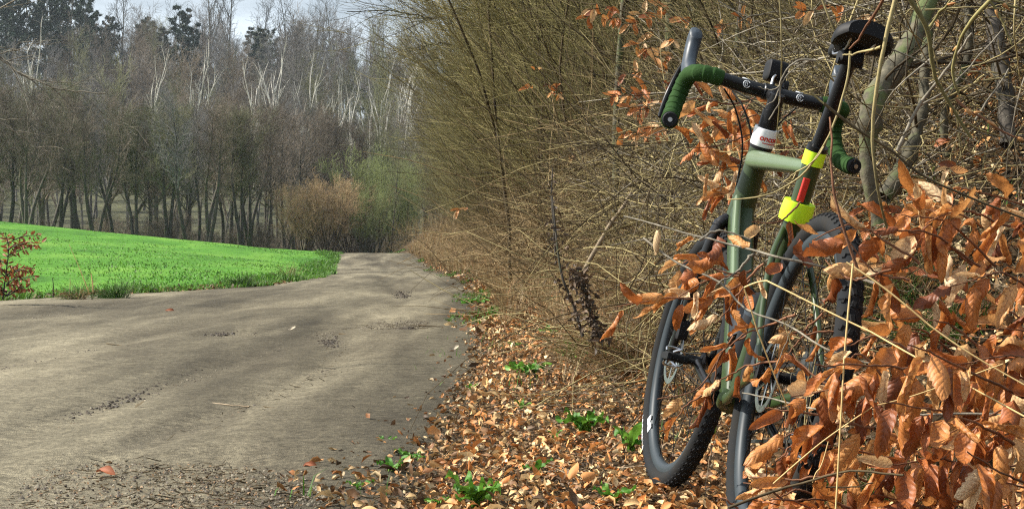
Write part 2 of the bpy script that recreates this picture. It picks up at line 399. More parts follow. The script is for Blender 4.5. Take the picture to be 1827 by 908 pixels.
def bare_tree(H, r0, seed, stems=1, spread=.06, nb=26, b0=.35, blen=.30, bang=42, up=.10, ntw=10, tlen=.09, nt2=5, rt=.006, rtw=.004, wig=.05, droop=0., sides=6, trunk_only=.0, crownshape=.55):
    """bare deciduous tree about H metres high -> trunk (V,F), branches list"""
    rng = np.random.default_rng(seed)
    P0 = np.c_[rng.normal(0, .12 * (stems > 1), stems), rng.normal(0, .12 * (stems > 1), stems), np.full(stems, -.4)]
    D0 = np.c_[rng.normal(0, spread, stems), rng.normal(0, spread, stems), np.ones(stems)]
    T = grow(P0, D0, H * rng.uniform(.85, 1, stems), 14, (0, 0, .05), wig, rng)
    RT = taper(np.full(stems, r0), 14, .12, 1.)
    tr = tubes(T, RT, sides)
    p, d, r, t = sprout(T, RT, nb, b0, .98, bang, rng, (0, 0, 1), .15)
    L = H * blen * (1 - .75 * np.abs(t - b0 - .15) ** 1.0) * rng.uniform(.55, 1.1, len(t)); L = np.maximum(L, .25)
    Bp = grow(p, d, L, 8, (0, 0, up), .13, rng); RB = taper(np.minimum(r * .55, .05 * H / 12), 8, .2)
    p2, d2, r2, t2 = sprout(Bp, RB, ntw, .2, 1, 38, rng, (0, 0, 1), .12 - droop)
    L2 = H * tlen * rng.uniform(.4, 1.1, len(t2)) * (1.15 - .5 * t2)
    B2 = grow(p2, d2, L2, 5, (0, 0, up * .6 - droop), .16, rng); R2 = taper(np.minimum(r2 * .7, rt * 2), 5, .35)
    out = [tubes(Bp, RB, 4), tubes(B2, R2, 3)]
    if nt2:
        p3, d3, r3, t3 = sprout(B2, R2, nt2, .15, 1, 35, rng)
        L3 = H * tlen * .55 * rng.uniform(.4, 1.1, len(t3))
        B3 = grow(p3, d3, L3, 3, (0, 0, up * .4 - droop), .2, rng)
        out.append(tubes(B3, np.full(B3.shape[:2], rtw), 3))
    return [tr], out

def tree_meshes(name, tr, br, mt, mc):
    return mesh(name + '_trunk', [(v, f, 0) for v, f in tr], [mt]), mesh(name + '_crown', [(v, f, 0) for v, f in br], [mc])

def join_me(name, tr, br, mt, mc):
    return mesh(name, [(v, f, 0) for v, f in tr] + [(v, f, 1) for v, f in br], [mt, mc])

def place_tree(name, mt, mc, loc, label, cat, group, rz, sc, tilt=(0, 0)):
    e = empty(name, loc, label, cat, group, rz, sc); e.rotation_euler = (tilt[0], tilt[1], rz)
    link('trunk', mt, e); link('crown', mc, e); return e

rr = random.Random(5)
# hill forest : shared meshes, one object for each tree
hill_me = []
for i, (mc, mt) in enumerate((('crown_purple', 'bark_grey'), ('crown_brown', 'bark_grey'), ('crown_purple', 'bark_dark'), ('crown_brown', 'bark_dark'), ('crown_olive', 'bark_grey'))):
    tr, br = bare_tree(15, .15, 100 + i, nb=30, b0=.30, blen=.30, ntw=9, nt2=5, rt=.016, rtw=.011, tlen=.10, up=.12)
    hill_me.append(join_me('woodland_tree', tr, br, M[mt], M[mc]))
pts = []
tries = 0
while len(pts) < 290 and tries < 40000:
    tries += 1
    y = 124 + 159 * rr.random() ** .9; x = rr.uniform(-.36 * y - 4, .02 * y + 6)
    if all((x - a) ** 2 + (y - b_) ** 2 > 3.9 ** 2 for a, b_ in pts): pts.append((x, y))
for k, (x, y) in enumerate(pts):
    o = link('woodland_tree', rr.choice(hill_me)); s = rr.uniform(.75, 1.15)
    o.location = (x, y, float(height(x, y))); o.rotation_euler = (rr.gauss(0, .03), rr.gauss(0, .03), rr.uniform(0, 6.28)); o.scale = (s, s, s * rr.uniform(.95, 1.15))
    tag(o, 'bare grey brown tree in the dense leafless wood covering the hillside', 'tree', 'bare trees on the wooded hillside')
# crest trees against the sky
tr, br = bare_tree(17, .2, 140, nb=20, b0=.28, blen=.38, ntw=7, nt2=4, rt=.02, rtw=.012, bang=34, up=.14)
crest_me = join_me('crest_tree', tr, br, M['bark_dark'], M['bark_dark'])
for px, top, D in ((368, -60, 262), (415, -40, 258), (225, -20, 270), (470, 0, 266), (555, 10, 262), (600, 0, 268), (690, 20, 262), (150, -70, 264), (300, 20, 270), (520, -15, 270)):
    p = W(px, top, D); g = float(height(p[0], D)); s = (p[2] - g) / 16.5
    o = link('crest_tree', crest_me); o.location = (p[0], D, g); o.scale = (s, s, s); o.rotation_euler = (0, 0, rr.uniform(0, 6.28))
    tag(o, 'tall dark bare tree on the hill crest, branches drawn against the sky', 'tree', 'bare trees on the skyline')
# birches
bir = []
for i in range(4):
    rng = np.random.default_rng(200 + i); st = 1 + (i % 2)
    T = grow(np.zeros((1, 3)) - (0, 0, .4), np.array([[rng.normal(0, .05), 0, 1]]), np.array([13.]), 12, (0, 0, .03), .035, rng); RT = taper(np.array([.105]), 12, .42)
    p, d, r, t = sprout(T, RT, 6, .55, 1, 15, rng, (0, 0, 1), .2)
    B1 = grow(p, d, rng.uniform(2.6, 5.2, len(t)), 8, (0, 0, .05), .06, rng); RB = taper(np.full(len(t), .045), 8, .25)
    p2, d2, r2, t2 = sprout(B1, RB, 3, .3, .95, 20, rng, (0, 0, 1), .2)
    B2 = grow(p2, d2, rng.uniform(.8, 2., len(t2)), 5, (0, 0, .03), .08, rng); R2 = taper(np.full(len(t2), .032), 5, .3)
    p3, d3, r3, t3 = sprout(B2, R2, 7, .2, 1, 45, rng, (0, 0, -1), .15)
    B3 = grow(p3, d3, rng.uniform(.4, 1.2, len(t3)), 4, (0, 0, -.12), .1, rng)
    bir.append((mesh('birch_trunk', [(*tubes(T, RT, 6), 0), (*tubes(B1, RB, 4), 0), (*tubes(B2, R2, 3), 0)], [M['birch_bark']]),
                mesh('birch_twigs', [(*tubes(B3, np.full(B3.shape[:2], .008), 3), 0)], [M['crown_purple']])))
birch_pos = [(268, 108, 135), (288, 135, 142), (335, 82, 165), (352, 130, 160), (440, 130, 140), (425, 150, 150), (492, 78, 150), (484, 112, 155), (549, 103, 158), (560, 150, 142), (590, 118, 165), (604, 180, 140),
             (632, 152, 132), (640, 190, 138), (668, 100, 165), (690, 118, 150), (712, 98, 150), (722, 150, 138), (676, 185, 135), (703, 125, 158), (530, 175, 150), (96, 60, 190), (60, 120, 150)]
for k, (px, py, D) in enumerate(birch_pos):
    D = 108 + (D - 130) * .45; p = W(px, py, D); g = float(height(p[0], D)); s = (p[2] - g) / 15.6
    a, c = bir[k % 4]
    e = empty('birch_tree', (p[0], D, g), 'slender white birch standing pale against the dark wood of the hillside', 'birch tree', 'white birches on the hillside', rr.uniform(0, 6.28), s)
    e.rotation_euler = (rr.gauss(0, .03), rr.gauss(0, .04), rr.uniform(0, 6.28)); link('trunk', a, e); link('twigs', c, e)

# conifers (needle tufts along drooping limbs)
def conifer(seed, H, r0, b0, blen, pine):
    rng = np.random.default_rng(seed)
    T = grow(np.array([[0, 0, -.4]]), np.array([[0, 0, 1.]]), np.array([H]), 12, (0, 0, .05), .02, rng); RT = taper(np.array([r0]), 12, .1)
    p, d, r, t = sprout(T, RT, 60 if not pine else 34, b0, 1, 78 if not pine else 60, rng)
    L = blen * ((1.03 - t) / (1.03 - b0)) ** (.8 if not pine else .5) * rng.uniform(.7, 1.1, len(t)) + .3
    B = grow(p, d, L, 7, (0, 0, -.03 if not pine else .06), .06, rng); RB = taper(np.full(len(t), .04), 7, .2)
    p2, d2, r2, t2 = sprout(B, RB, 12, .25 if not pine else .55, 1, 50, rng)
    L2 = np.maximum(L[np.arange(len(L)).repeat(12)] * .35, .3) * (1.1 - .6 * t2)
    B2 = grow(p2, d2, L2, 4, (0, 0, -.05 if not pine else .1), .1, rng)
    q, dq, _, _ = sprout(B2, np.ones(B2.shape[:2]), 9, .1, 1, 60, rng)
    w = nrm(np.cross(dq, rng.normal(0, 1, dq.shape))) * .08; l = rng.uniform(.16, .34, (len(q), 1))
    V = np.stack([q - w, q + w, q + dq * l], 1).reshape(-1, 3); F = np.arange(len(V)).reshape(-1, 3)
    return (mesh('conifer_trunk', [(*tubes(T, RT, 6), 0), (*tubes(B, RB, 3), 0)], [M['bark_dark']]), mesh('conifer_needles', [(V, F, 0)], [M['conifer']], False))
con = [conifer(300, 16, .2, .12, 3.2, False), conifer(301, 16, .17, .55, 3.0, True)]
for px, top, D, kd in ((20, 10, 215, 1), (55, -10, 215, 1), (90, 15, 220, 1), (118, -25, 222, 1), (145, 10, 215, 1), (185, 40, 225, 0), (262, 35, 220, 0), (285, 45, 215, 0), (330, 8, 222, 0), (345, 40, 215, 0), (470, 50, 220, 0), (12, -10, 240, 1), (42, -45, 235, 1), (75, -20, 245, 1), (100, -50, 250, 0), (128, -10, 240, 1), (158, 25, 250, 0), (250, 40, 262, 0), (275, 28, 255, 0), (335, 15, 255, 0), (205, 40, 262, 1), (455, 48, 255, 0), (480, 60, 250, 1), (650, 155, 175, 0), (664, 170, 180, 0), (645, 225, 150, 0), (215, 120, 190, 0), (400, 120, 215, 0), (20, 60, 230, 0), (508, 95, 200, 0)):
    p = W(px, top, D); g = float(height(p[0], D)); s = max(.4, (p[2] - g) / 15.7); a, c = con[kd]
    e = empty('pine_tree' if kd else 'spruce_tree', (p[0], D, g), ('dark pine with a long bare trunk and high crown on the hill top' if kd else 'dark green spruce standing among the bare trees of the hill'), 'pine tree' if kd else 'spruce tree', 'pines on the hill top' if kd else 'spruces among the bare trees', rr.uniform(0, 6.28), s)
    link('trunk', a, e); link('needles', c, e)

# alder row behind the meadow crest
ald = []
for i in range(6):
    tr, br = bare_tree(10.5, .17, 400 + i, stems=(1, 2, 1, 3, 2, 1)[i], spread=(.05, .12, .08, .16, .14, .1)[i], nb=(30, 22, 30, 16, 20, 28)[i], b0=.42, blen=.26, ntw=10, nt2=6, rt=.010, rtw=.0065, tlen=.11, up=.09, bang=46, wig=.06)
    ald.append(tree_meshes('row_tree', tr, br, M['bark_dark'], M[('crown_brown', 'crown_brown', 'crown_purple', 'crown_brown', 'crown_olive', 'crown_purple')[i]]))
row = [(-20, 135, 78), (15, 150, 80), (48, 170, 76), (75, 150, 84), (100, 160, 78), (130, 120, 80), (152, 150, 88), (170, 190, 76), (203, 165, 84), (240, 170, 78), (262, 190, 86), (303, 168, 78), (318, 200, 84), (335, 172, 77), (352, 180, 82), (372, 165, 79), (398, 190, 88), (412, 170, 84), (436, 178, 80), (446, 190, 82), (470, 165, 90), (505, 190, 92), (530, 175, 94), (560, 190, 98), (600, 185, 100), (640, 200, 104), (680, 215, 104), (720, 230, 108), (745, 200, 112), (-60, 140, 82), (-100, 140, 80), (-140, 150, 84), (28, 130, 92), (190, 150, 96), (290, 160, 95), (480, 175, 100), (775, 180, 110), (80, 150, 97), (345, 165, 97), (575, 160, 112)]
for k, (px, top, D) in enumerate(row):
    p = W(px, top, D); g = float(height(p[0], D)); s = (p[2] - g) / 10.6; a, c = ald[rr.randrange(6)]
    e = place_tree('alder_tree', a, c, (p[0], D, g), 'dark bare alder in the row along the far edge of the meadow', 'tree', 'bare alders behind the meadow', rr.uniform(0, 6.28), s, (rr.gauss(0, .04), rr.gauss(0, .06)))
# undergrowth among the row
tr, br = bare_tree(3, .02, 450, stems=9, spread=.5, nb=10, b0=.15, blen=.4, ntw=7, nt2=4, rt=.007, rtw=.005, wig=.1, tlen=.16, up=.05)
scr = tree_meshes('scrub', tr, br, M['crown_brown'], M['crown_brown'])
for k in range(64):
    D = rr.uniform(80, 126); px = rr.uniform(-60, 740); x = W(px, 0, D)[0]
    place_tree('undergrowth_shrub', *scr, (x, D, float(height(x, D))), 'low bare brown shrub growing between the trunks behind the meadow', 'shrub', 'bare shrubs under the alder row', rr.uniform(0, 6.28), rr.uniform(.6, 1.1))

# the bushes at the bend of the road
tr, br = bare_tree(4.6, .035, 460, stems=26, spread=.40, nb=9, b0=.38, blen=.26, ntw=8, nt2=3, rt=.009, rtw=.006, wig=.07, tlen=.12, up=.05)
bushr = tree_meshes('willow', tr, br, M['twig_brown'], M['crown_red'])
tr, br = bare_tree(6.2, .04, 461, stems=20, spread=.24, nb=11, b0=.32, blen=.22, ntw=8, nt2=3, rt=.008, rtw=.006, wig=.05, tlen=.10, up=.12)
bushg = tree_meshes('green_bush', tr, br, M['trunk_moss'], M['crown_green'])
for px, top, D, kd, lab in ((585, 310, 78, 0, 'large reddish brown bare bush left of the bend, in front of the wood'), (540, 325, 82, 0, 'smaller brown bush at the left end of the meadow hedge'), (625, 318, 84, 0, 'reddish many stemmed bush behind the road bend'),
                        (668, 268, 84, 1, 'tall bush with fresh green haze standing where the road bends'), (700, 285, 90, 1, 'upright greenish bush directly behind the end of the road'), (728, 300, 86, 1, 'many stemmed olive bush at the right of the road bend'), (650, 330, 80, 1, 'low greenish bush between the red bush and the tall green one')):
    p = W(px, top, D); g = float(height(p[0], D)) - .1; s = (p[2] - g) / (4.5 if kd == 0 else 6.0)
    place_tree('bush', *(bushr if kd == 0 else bushg), (p[0], D, g), lab, 'bush', 'bushes at the road bend', rr.uniform(0, 6.28), s)
tr, br = bare_tree(9, .07, 462, stems=1, nb=24, b0=.3, blen=.22, ntw=8, nt2=4, rt=.008, rtw=.006, tlen=.09)
slim = tree_meshes('slim_tree', tr, br, M['bark_dark'], M['crown_olive'])
p = W(697, 215, 82); g = float(height(p[0], 82)); place_tree('young_tree', *slim, (p[0], 82, g), 'slim dark young tree rising from the green bushes at the bend', 'tree', None, 0, (p[2] - g) / 9)

# ------------------------------------------------------------------ thicket on the right bank
def arch_shrub(seed, nst=9, L=(3.8, 6.2), lean=.06, nb=25, bl=(.8, 1.8), nt1=9, tl=(.25, .65), buds=.5, trop=(-.010, 0, .030)):
    rng = np.random.default_rng(seed)
    P0 = np.c_[rng.normal(0, .35, nst), rng.normal(0, .45, nst), np.full(nst, -.25)]
    D0 = np.c_[-lean * rng.uniform(.3, 1.2, nst), rng.normal(0, .28, nst), np.ones(nst)]
    T = grow(P0, D0, rng.uniform(*L, nst), 14, (trop[0], 0, .0), .085, rng); RT = taper(rng.uniform(.008, .019, nst), 14, .15)
    p, d, r, t = sprout(T, RT, nb, .12, .98, 38, rng, (-1, -.15, .42), .75)
    B = grow(p, d, rng.uniform(*bl, len(t)) * (1.1 - .45 * t), 9, (trop[0], 0, trop[2]), .07, rng); RB = taper(np.minimum(r * .6, .0065), 9, .3)
    p2, d2, r2, t2 = sprout(B, RB, nt1, .12, 1, 36, rng, (-1, 0, .6), .22)
    B2 = grow(p2, d2, rng.uniform(*tl, len(t2)), 5, (-.02, 0, .02), .12, rng); R2 = taper(np.full(len(t2), .0024), 5, .5)
    q, dq, _, _ = sprout(B2, R2, 3, .2, 1, 40, rng)
    keep = rng.random(len(q)) < buds; q = q[keep]; dq = dq[keep]
    w = nrm(np.cross(dq, rng.normal(0, 1, dq.shape))) * .0035; l = .016
    Vb = np.stack([q - w, q + w, q + dq * l], 1).reshape(-1, 3); Fb = np.arange(len(Vb)).reshape(-1, 3)
    return (T, RT, B, RB, B2, R2, Vb, Fb)
shr = []
for i in range(5):
    T, RT, B, RB, B2, R2, Vb, Fb = arch_shrub(500 + i)
    m1 = M[('twig_olive', 'twig_brown', 'twig_tan', 'twig_olive', 'twig_brown')[i]]
    shr.append((mesh('shrub_stems', [(*tubes(T, RT * 1.05, 5), 1), (*tubes(B, RB, 3), 0)], [m1, M['twig_brown']]),
                mesh('shrub_twigs', [(*tubes(B2, R2, 3), 0)], [M[('twig_tan', 'twig_olive', 'twig_olive', 'twig_olive', 'twig_brown')[i]]]),
                mesh('shrub_buds', [(Vb, Fb, 0)], [M['budgreen']], False)))
spots = []
D = 7.5
while D < 75:
    for rowi in range(3):
        u = (1.35, 2.5, 3.9)[rowi] + rr.uniform(-.3, .5) + .6 * smoothstep(30, 55, D)
        if D < 12: u += .6
        spots.append((float(xr(D)) + u, D + rr.uniform(-.6, .6)))
    D += .78 + D * .031
for k, (x, y) in enumerate(spots):
    a, b_, c = shr[rr.randrange(5)]
    s = rr.uniform(.75, 1.1) * (.62 if y < 12 else 1) * (1 - .25 * smoothstep(30, 60, y))
    e = empty('thicket_shrub', (x, y, float(height(x, y))), 'bare arching shrub of the dense thicket leaning out over the right verge', 'shrub', 'arching shrubs of the roadside thicket', rr.gauss(0, .35), s)
    link('stems', a, e); link('twigs', b_, e); link('buds', c, e)

# ------------------------------------------------------------------ leaves, grass and twigs on the ground
def rots(n, rng, tilt=.5):
    yaw = rng.uniform(0, 2 * np.pi, n); tx = rng.normal(0, tilt, n); ty = rng.normal(0, tilt, n)
    cz, sz, cx, sx, cyy, sy = np.cos(yaw), np.sin(yaw), np.cos(tx), np.sin(tx), np.cos(ty), np.sin(ty); o = np.zeros(n); l = np.ones(n)
    Rz = np.stack([cz, -sz, o, sz, cz, o, o, o, l], -1).reshape(n, 3, 3)
    Rx = np.stack([l, o, o, o, cx, -sx, o, sx, cx], -1).reshape(n, 3, 3)
    Ry = np.stack([cyy, o, sy, o, l, o, -sy, o, cyy], -1).reshape(n, 3, 3)
    return Rz @ Rx @ Ry

def leaf_shape(nu, nv, aspect=.58, curl=1.2, bend=.6, pleat=.0, wave=.0, twist=0., seed=0):
    """unit length leaf along +x, returns verts, quads, uv (u along, v -1..1)"""
    rg = np.random.default_rng(seed)
    t = np.linspace(0, 1, nu); v = np.linspace(-1, 1, nv)
    w = aspect * .5 * np.sin(np.pi * np.clip(t, 0, 1) ** .82) ** .72; w[0] = .012; w[-1] = .004
    T, Vv = np.meshgrid(t, v, indexing='ij'); Wd = w[:, None] * np.ones_like(Vv)
    if wave: Wd = Wd * (1 + wave * .35 * np.sin(T * 40 + 2 * Vv) * np.abs(Vv))
    c = curl * (1 + .3 * np.sin(T * 3 + rg.uniform(0, 6)))
    sdist = Vv * Wd; ang = sdist / (aspect * .5) * c
    y = np.where(np.abs(c) > .05, np.sin(ang) / np.where(np.abs(c) > .05, c, 1) * aspect * .5, sdist)
    z = np.where(np.abs(c) > .05, (1 - np.cos(ang)) / np.where(np.abs(c) > .05, c, 1) * aspect * .5, 0)
    z = z + pleat * np.sin((T - .22 * np.abs(Vv)) * 48) * np.abs(Vv) ** .5
    z = z + wave * .12 * np.sin(T * 11 + rg.uniform(0, 6) + 2 * np.sign(Vv)) * Vv ** 2
    tw = twist * (T - .3); y, z = y * np.cos(tw) - z * np.sin(tw), y * np.sin(tw) + z * np.cos(tw)
    b = bend * T; xx = np.where(abs(bend) > .02, np.sin(b) / (bend if abs(bend) > .02 else 1), T); zz = -(1 - np.cos(b)) / (bend if abs(bend) > .02 else 1)
    X = xx + z * np.sin(b); Z = zz + z * np.cos(b)
    P = np.stack([X, y, Z], -1).reshape(-1, 3)
    i = np.arange(nu * nv).reshape(nu, nv)
    F = np.stack([i[:-1, :-1], i[1:, :-1], i[1:, 1:], i[:-1, 1:]], -1).reshape(-1, 4)
    return P, F, np.stack([T, Vv], -1).reshape(-1, 2)

def batch(shape, p, R, s, tint):
    P, F, UV = shape; n = len(p)
    V = p[:, None] + np.einsum('nij,kj->nki', R, P) * s[:, None, None]
    FF = (F[None] + (np.arange(n) * len(P))[:, None, None]).reshape(-1, F.shape[1])
    return (V.reshape(-1, 3), FF, 0, np.repeat(tint, len(P), 0), np.tile(UV, (n, 1)))

LIT = np.array([1.25, 1.28, 1.12]) * np.array([(.34, .165, .065), (.44, .25, .115), (.25, .105, .04), (.52, .345, .185), (.38, .15, .05), (.16, .085, .045), (.60, .43, .26), (.30, .20, .11), (.46, .21, .08), (.12, .065, .035), (.09, .055, .035), (.50, .38, .25)])
rng = np.random.default_rng(31)
def scatter(n, y0, y1, u0, u1, p=1.):
    y = y0 * (y1 / y0) ** (rng.random(n) ** p); u = u0 + (u1 - u0) * rng.random(n); return xr(y) + u, y, u
shapes = [leaf_shape(4, 3, .62, c, b_, 0, .0, tw, i) for i, (c, b_, tw) in enumerate(((1.8, .5, .7), (-1.6, 1.1, -.9), (1.1, -1., 1.4), (2.4, 1.1, .4), (.6, 1.7, -1.4)))]
parts = []
NL = 54000
x, y, u = scatter(NL, 3.3, 15, -.55, 2.9)
# thin out over the road side, ragged edge
den = smoothstep(-.22, .20, u + .35 * fbm(x * 2.2, y * 2.2) - np.interp(y, [4, 7, 12], [-.0, .06, .12])) * (1 - .6 * smoothstep(9, 15, y) * (fbm(x * 1.5 + 9, y * 1.5) > .02))
k_ = rng.random(NL) < den; x, y, u = x[k_], y[k_], u[k_]
zt = height(x, y); sz = rng.uniform(.018, .046, len(x)) * np.where(rng.random(len(x)) < .35, .6, 1) * np.where(rng.random(len(x)) < .08, 1.55, 1)
tint = LIT[rng.integers(0, len(LIT), len(x))] * rng.uniform(.7, 1.25, (len(x), 1)) * np.where(u < .22, .75, 1.3)[:, None]
p = np.c_[x, y, zt + .004 + rng.random(len(x)) ** 1.5 * .040 + .012 * (u < -.1)]
Rm = rots(len(x), rng, .6); vi = rng.integers(0, 5, len(x))
front = np.argsort(y - 2 * (sz > .048))[:5000]; own = set(rng.choice(front[(y[front] < 6.2) & (u[front] > .1) & (u[front] < 1.45)], 290, replace=False).tolist())
msk = np.array([i not in own for i in range(len(x))])
for i in range(5):
    q = msk & (vi == i); parts.append(batch(shapes[i], p[q], Rm[q], sz[q], tint[q]))
nf = 30000; xf, yf, uf = scatter(nf, 3.9, 14, -1.1, 1.6)
kf_ = rng.random(nf) < (.75 * smoothstep(-1.05, -.05, uf + .3 * fbm(xf * 2, yf * 2))); xf, yf, uf = xf[kf_], yf[kf_], uf[kf_]; nf = len(xf)
FRG = np.array([(.10, .07, .04), (.06, .042, .026), (.17, .115, .065), (.30, .20, .11), (.22, .13, .06)])
fs_ = leaf_shape(3, 2, .42, .0, .9, 0, 0, .8, 4)
parts.append(batch(fs_, np.c_[xf, yf, height(xf, yf) + .016 + .02 * rng.random(nf) * (uf > 0)], rots(nf, rng, .35), rng.uniform(.008, .030, nf), FRG[rng.integers(0, 5, nf)] * np.where(uf > .1, 1.5, 1)[:, None]))
nb_ = 20000; xb, yb, ub = scatter(nb_, 3.9, 9, -2.6, -.12); kb = rng.random(nb_) < smoothstep(-2.4, -.2, ub + 1.2 * fbm(xb * 2, yb * 2)) * smoothstep(9., 4., yb); xb, yb, ub = xb[kb], yb[kb], ub[kb]
parts.append(batch(fs_, np.c_[xb, yb, road_z(xb, yb) + .007], rots(len(xb), rng, .25), rng.uniform(.004, .014, len(xb)), FRG[rng.integers(0, 5, len(xb))] * 1.2))
x2, y2, u2 = scatter(9000, 12, 60, -.1, 1.8)
parts.append(batch(leaf_shape(3, 3, .8, .8, .5, 0, 0, 0, 1), np.c_[x2, y2, height(x2, y2) + .02], rots(len(x2), rng, .5), rng.uniform(.05, .10, len(x2)), LIT[rng.integers(0, len(LIT), len(x2))] * .8))
x3, y3, u3 = scatter(1500, 17, 30, 0, 1); x3 = xl(y3) + rng.uniform(-.5, .25, len(x3))
parts.append(batch(leaf_shape(3, 3, .8, .8, .5, 0, 0, 0, 1), np.c_[x3, y3, height(x3, y3) + .05], rots(len(x3), rng, .5), rng.uniform(.05, .11, len(x3)), LIT[rng.integers(0, len(LIT), len(x3))] * .45))
tag(link('leaf_litter', mesh('leaf_litter', parts, [M['litter']])), kind='stuff')
lm = []
for i in range(6):
    s_ = leaf_shape(7, 5, .62, *((1.3, .7), (-1.2, .9), (.8, -.9), (1.9, 1.0), (.4, 1.4), (1.1, -.4))[i], .006, .25, (.6, -.7, 1., .2, -1., .4)[i], i)
    lm.append([mesh('fallen_leaf', [(s_[0], s_[1], 0, np.tile(LIT[j] * 1.1, (len(s_[0]), 1)), s_[2])], [M['litter']]) for j in (0, 1, 3, 4, 8)])
for i in own:
    o = link('leaf', lm[vi[i]][rng.integers(0, 5)], ground)
    o.matrix_world = Matrix.Translation(Vector(p[i]) + Vector((0, 0, .018))) @ Matrix(Rm[i].tolist()).to_4x4() @ Matrix.Scale(float(max(sz[i], .042) * 1.05), 4)

# crumbs, grit and twig bits on the road
n = 46000
y = 4.0 * (16 / 4.0) ** (rng.random(n) ** .8); x = xr(y) - .05 - 4.6 * rng.random(n) ** 1.7
q = rng.random(n) < np.clip(.8 + 1.1 * smoothstep(-1.5, 0, x - xr(y)) + 1.6 * (fbm(x * 1.2, y * .8) > .06), 0, 1) * np.where((x > -1.4), 1, .75)
x, y = x[q], y[q]; n = len(x)
octa = (np.array([(1, 0, 0), (-1, 0, 0), (0, 1, 0), (0, -1, 0), (0, 0, 1), (0, 0, -.4)], float), np.array([(0, 2, 4), (2, 1, 4), (1, 3, 4), (3, 0, 4)]), np.zeros((6, 2)))
GR = np.array([(.20, .18, .13), (.13, .112, .085), (.085, .07, .05), (.27, .24, .18), (.06, .047, .035)])
parts = [batch(octa, np.c_[x, y, height(x, y) + .014 + .0006 * y], rots(n, rng, .3), rng.uniform(.0018, .006, n) * np.where(rng.random(n) < .02, 2., 1), GR[rng.integers(0, 5, n)])]
n = 5200; y = 4.0 * (14 / 4.0) ** rng.random(n); u = -.9 + 1.6 * rng.random(n) ** .7; x = xr(y) + u
P0 = np.c_[x, y, height(x, y) + .016 + .0006 * y]; th = rng.uniform(0, 6.28, n)
Pb = grow(P0, np.c_[np.cos(th), np.sin(th), rng.normal(0, .05, n)], rng.uniform(.015, .07, n), 3, (0, 0, 0), .15, rng)
V_, F_ = tubes(Pb, rng.uniform(.0008, .002, n), 3)
xs_, ys_ = [], []
for (cx, y0_, y1_, w_, k_) in ((-2.62, 7.6, 10.2, .10, 900), (-1.75, 5.4, 8.6, .07, 420), (-1.2, 10.5, 12.2, .10, 420), (-2.2, 12, 17, .12, 500), (-.95, 11, 13.2, .06, 380), (-1.6, 20, 30, .25, 700)):
    yq = rng.uniform(y0_, y1_, k_); xq = cx + .10 * (yq - y0_) * (.3 if cx > -2 else .12) + .05 * np.sin(yq * 2.1) + rng.normal(0, w_ * .5, k_); xs_.append(xq); ys_.append(yq)
xs_ = np.concatenate(xs_); ys_ = np.concatenate(ys_); ns_ = len(xs_)
parts.append(batch(octa, np.c_[xs_, ys_, road_z(xs_, ys_) + .005], rots(ns_, rng, .3), rng.uniform(.004, .014, ns_) * np.sqrt(ys_ / 8), np.tile([.055, .045, .033], (ns_, 1)) * rng.uniform(.6, 1.6, (ns_, 1))))
tag(link('gravel', mesh('gravel', parts, [M['litter']])), kind='stuff')
tag(link('twig_debris', mesh('twig_debris', [(V_, F_, 0)], [M['twig_brown']])), kind='stuff')

# grass
def blades(x, y, z, h, w, lean, tint, wind=(0, 0)):
    n = len(x); a = rng.uniform(0, 6.28, n); d = np.c_[np.cos(a), np.sin(a), np.zeros(n)]; sd = np.c_[-np.sin(a), np.cos(a), np.zeros(n)] * w[:, None]
    b0 = np.c_[x, y, z]; up = np.array([0, 0, 1.]); l = rng.uniform(.2, 1, n)[:, None] * lean
    b1 = b0 + up * (h * .55)[:, None] + d * (h[:, None] * .25 * l); b2 = b0 + up * (h * (1 - .25 * l[:, 0] * 1))[:, None] + d * (h[:, None] * .75 * l)
    V = np.stack([b0 - sd, b0 + sd, b1 - sd * .8, b1 + sd * .8, b2], 1).reshape(-1, 3); i = np.arange(n)[:, None] * 5
    Q = i + np.array([[0, 1, 3, 2]]); T3 = i + np.array([[2, 3, 4]])
    tt = np.repeat(tint, 5, 0)
    return (V, Q, 0, tt), (V, T3, 0, tt)
GRN = .66 * np.array([(.12, .33, .03), (.15, .39, .035), (.20, .44, .05), (.09, .25, .025), (.24, .44, .08), (.26, .34, .10)])
def gtint(n, mul=1.): return GRN[rng.integers(0, 5, n)] * rng.uniform(.7, 1.3, (n, 1)) * mul
parts = []
n = 48000; y = 16 * (66 / 16.) ** rng.random(n); x = xl(y) - .05 - 26 * rng.random(n) ** 1.6
parts += blades(x, y, height(x, y) + .02, rng.uniform(.03, .075, n) * (1 + .010 * y), .004 + .0003 * y, 1.6, gtint(n))
tag(link('meadow_grass', mesh('meadow_grass', parts, [M['grass']], False)), kind='stuff')
parts = []
n = 24000; y = 17 * (85 / 17.) ** (rng.random(n) ** .8); vv = rng.random(n) ** 1.3 * .9; x = xl(y) - vv + .22 + .5 * fbm(y * .9, y * .3) * smoothstep(20, 30, y)
g = (fbm(x * 1.4, y * 1.4) + .25) * 1.6 + .2
parts += blades(x, y, height(x, y) - .01, rng.uniform(.10, .30, n) * np.clip(g, .35, 1.15), .004 + .0003 * y, 1.3, gtint(n, .85))
tag(link('left_verge_grass', mesh('verge_grass', parts, [M['grass']], False)), kind='stuff')
parts = []
n = 15000; y = 13 * (80 / 13.) ** (rng.random(n) ** .75); u = -.12 + .75 * rng.random(n); x = xr(y) + u
q = (fbm(x * .0 + 3, y * .35) + .6 * fbm(x * 1.6, y * .8)) > .10; x, y = x[q], y[q]; n = len(x)
parts += blades(x, y, height(x, y), rng.uniform(.04, .11, n), .003 + .0003 * y, 1.5, gtint(n, .7))
